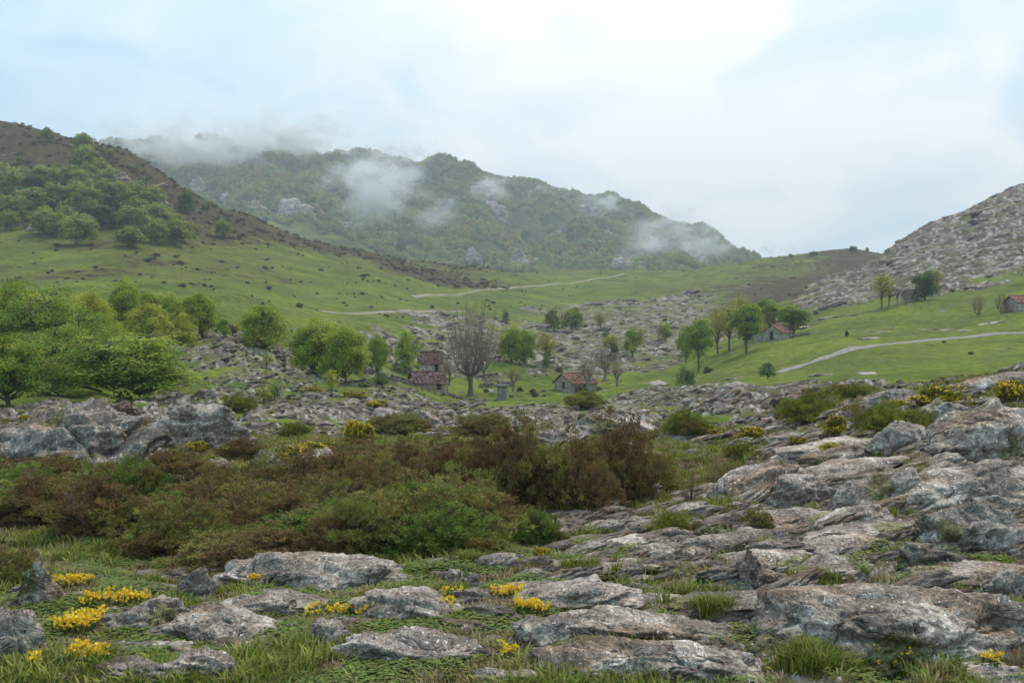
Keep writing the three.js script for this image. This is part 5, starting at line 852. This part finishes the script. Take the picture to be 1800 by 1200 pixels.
function road(name, pts, width, col, label, lift) { // ribbon that follows the ground
  const c = new THREE.CatmullRomCurve3(pts.map(([px, d]) => at(px, d))), s = new Soup(), n = 320, m = 8, r = rng(n + pts.length);
  for (let i = 0; i <= n; i++) {
    const p = c.getPoint(i / n), t = c.getTangent(i / n), sx = -t.z, sz = t.x, l = Math.hypot(sx, sz), wob = 1 + 0.12 * n2(i * 0.13, 4);
    const row = []; for (let j = 0; j <= m; j++) { const u = (j / m - 0.5) * width * wob, x = p.x + (sx / l) * u, z = p.z + (sz / l) * u, rut = Math.exp(-Math.pow((Math.abs(u) - width * 0.25) / (width * 0.12), 2)), f = (0.85 + 0.2 * rut + 0.15 * n2(x * 1.5, z * 1.5)); row.push([x, H(x, z), z, f]); }
    row.forEach(([x, y, z, f], j) => s.v(x, y + (j === 0 || j === m ? -lift : lift), z, [col[0] * f, col[1] * f, col[2] * f]));
    if (i) for (let j = 0; j < m; j++) { const a = (i - 1) * (m + 1) + j, b = a + m + 1; s.tri(a, a + 1, b); s.tri(a + 1, b + 1, b); }
  }
  const o = mesh(name, s.geo(), M.plain); o.userData.kind = 'structure'; o.userData.label = label;
}
road('road', [[1355, 126], [1400, 134], [1450, 141], [1510, 148], [1590, 152], [1680, 153], [1800, 152], [1960, 150]], 3.2, [0.26, 0.235, 0.22], 'gravel road curving through the meadow', 0.07);
road('path', [[560, 246], [640, 262], [720, 287], [815, 332]], 2.6, [0.27, 0.24, 0.18], 'pale lower track across the green slope', 0.14);
road('path', [[725, 362], [775, 402], [850, 455], [960, 545], [1095, 672]], 2.8, [0.27, 0.24, 0.18], 'pale upper track climbing across the green slope', 0.22);
road('path', [[1110, 158], [1135, 152], [1165, 140]], 2.4, [0.3, 0.265, 0.22], 'short bit of pale track right of the huts', 0.12);

// ---------- mist: clouds of fine droplets, gathered in drifting wisps ----------
// column, row, depth, half-width and half-height in pixels, half-thickness in metres, puffs, droplet share, label
const MIST = [
  [666, 332, 1150, 50, 48, 30, 42, 'white mist puff hanging in front of the wooded slope'], [640, 300, 1250, 75, 26, 50, 26, 'thin mist streaming off the white puff'], [862, 333, 1300, 34, 20, 40, 13, 'small mist wisp on the slope below the crest'], [770, 372, 1200, 26, 44, 30, 5, 'faint mist thread in the wood'],
  [1055, 356, 1500, 44, 16, 40, 16, 'mist wisp on the crest of the mountain'], [1180, 388, 1400, 60, 22, 40, 18, 'mist wisp drifting down the mountain end'], [1235, 425, 1350, 44, 30, 40, 16, 'low mist at the end of the mountain'], [1140, 420, 1250, 44, 44, 30, 12, 'faint mist over the grey cliffs'],
  [330, 258, 1500, 120, 20, 120, 190, 'low cloud sitting on the left end of the mountain'], [490, 246, 1650, 110, 20, 120, 170, 'low cloud covering the mountain top'], [690, 272, 1700, 80, 14, 80, 50, 'thin cloud on the middle crest'], [960, 336, 1700, 60, 9, 60, 12, 'thin cloud along the crest'], [1385, 437, 2600, 60, 10, 100, 14, 'far bank of mist in the gap beside the rocky hill'],
];
{
  const mat = new THREE.MeshPhysicalMaterial({ color: new THREE.Color().setRGB(0.93, 0.94, 0.95), roughness: 1, transmission: 0.5, thickness: 0, specularIntensity: 0, side: THREE.DoubleSide });
  const puffs = [0, 1, 2, 3].map((k) => { // ragged ball of radius 1
    const r = rng(950 + k), n = 5600, p = new Float32Array(n * 9), idx = new Uint32Array(n * 3), a = V(), b = V(), gs = () => (r() + r() + r() - 1.5) * 0.8, s = 0.015;
    for (let i = 0; i < n; i++) {
      let x, y, z, t = 0; do { x = gs(); y = gs(); z = gs(); t++; } while (t < 14 && fbm3(x * 1.7 + k * 9, y * 1.7, z * 1.7, 3) < (r() - 0.5) * 0.4);
      a.copy(onSphere(r)).multiplyScalar(s); b.copy(onSphere(r)).cross(a).normalize().multiplyScalar(s);
      p.set([x - a.x * 0.5, y - a.y * 0.5, z - a.z * 0.5, x + a.x * 0.5 - b.x * 0.4, y + a.y * 0.5 - b.y * 0.4, z + a.z * 0.5 - b.z * 0.4, x + b.x * 0.6, y + b.y * 0.6, z + b.z * 0.6], i * 9); idx.set([i * 3, i * 3 + 1, i * 3 + 2], i * 3);
    }
    const g = new THREE.BufferGeometry(); g.setAttribute('position', new THREE.BufferAttribute(p, 3)); g.setIndex(new THREE.BufferAttribute(idx, 1)); g.computeVertexNormals(); return g;
  });
  MIST.forEach(([px, py, d, hw, hh, rz, n, label], k) => {
    const r = rng(900 + k), c = V(((px - 900) / F) * d, EYE + ((600 - py) / F) * d, -d), W = (hw * d) / F, Hh = (hh * d) / F, list = [], gs = () => (r() + r() + r() - 1.5) * 0.95;
    for (let i = 0; i < n * 2.2; i++) {
      let x, y, z, t = 0; do { x = gs(); y = gs(); z = gs(); t++; } while (t < 20 && fbm3(x * 1.6 + k * 5, y * 1.6 - x * 0.8, z, 3) < 0.02 + (r() - 0.5) * 0.35);
      const q = (0.35 + 0.75 * r()) * Math.min(Hh * 0.75, 16); list.push([c.x + x * W, c.y + y * Hh + x * W * 0.05, c.z + z * rz, q * (1.3 + 0.9 * r()), q * (0.6 + 0.5 * r()), q * 1.2, r() * 6.3, (r() - 0.5) * 0.8, null, (r() - 0.5) * 0.7]);
    }
    scatter('mist', [puffs[k % 4]], mat, list, label);
  });
}
renderer.render(scene, camera);
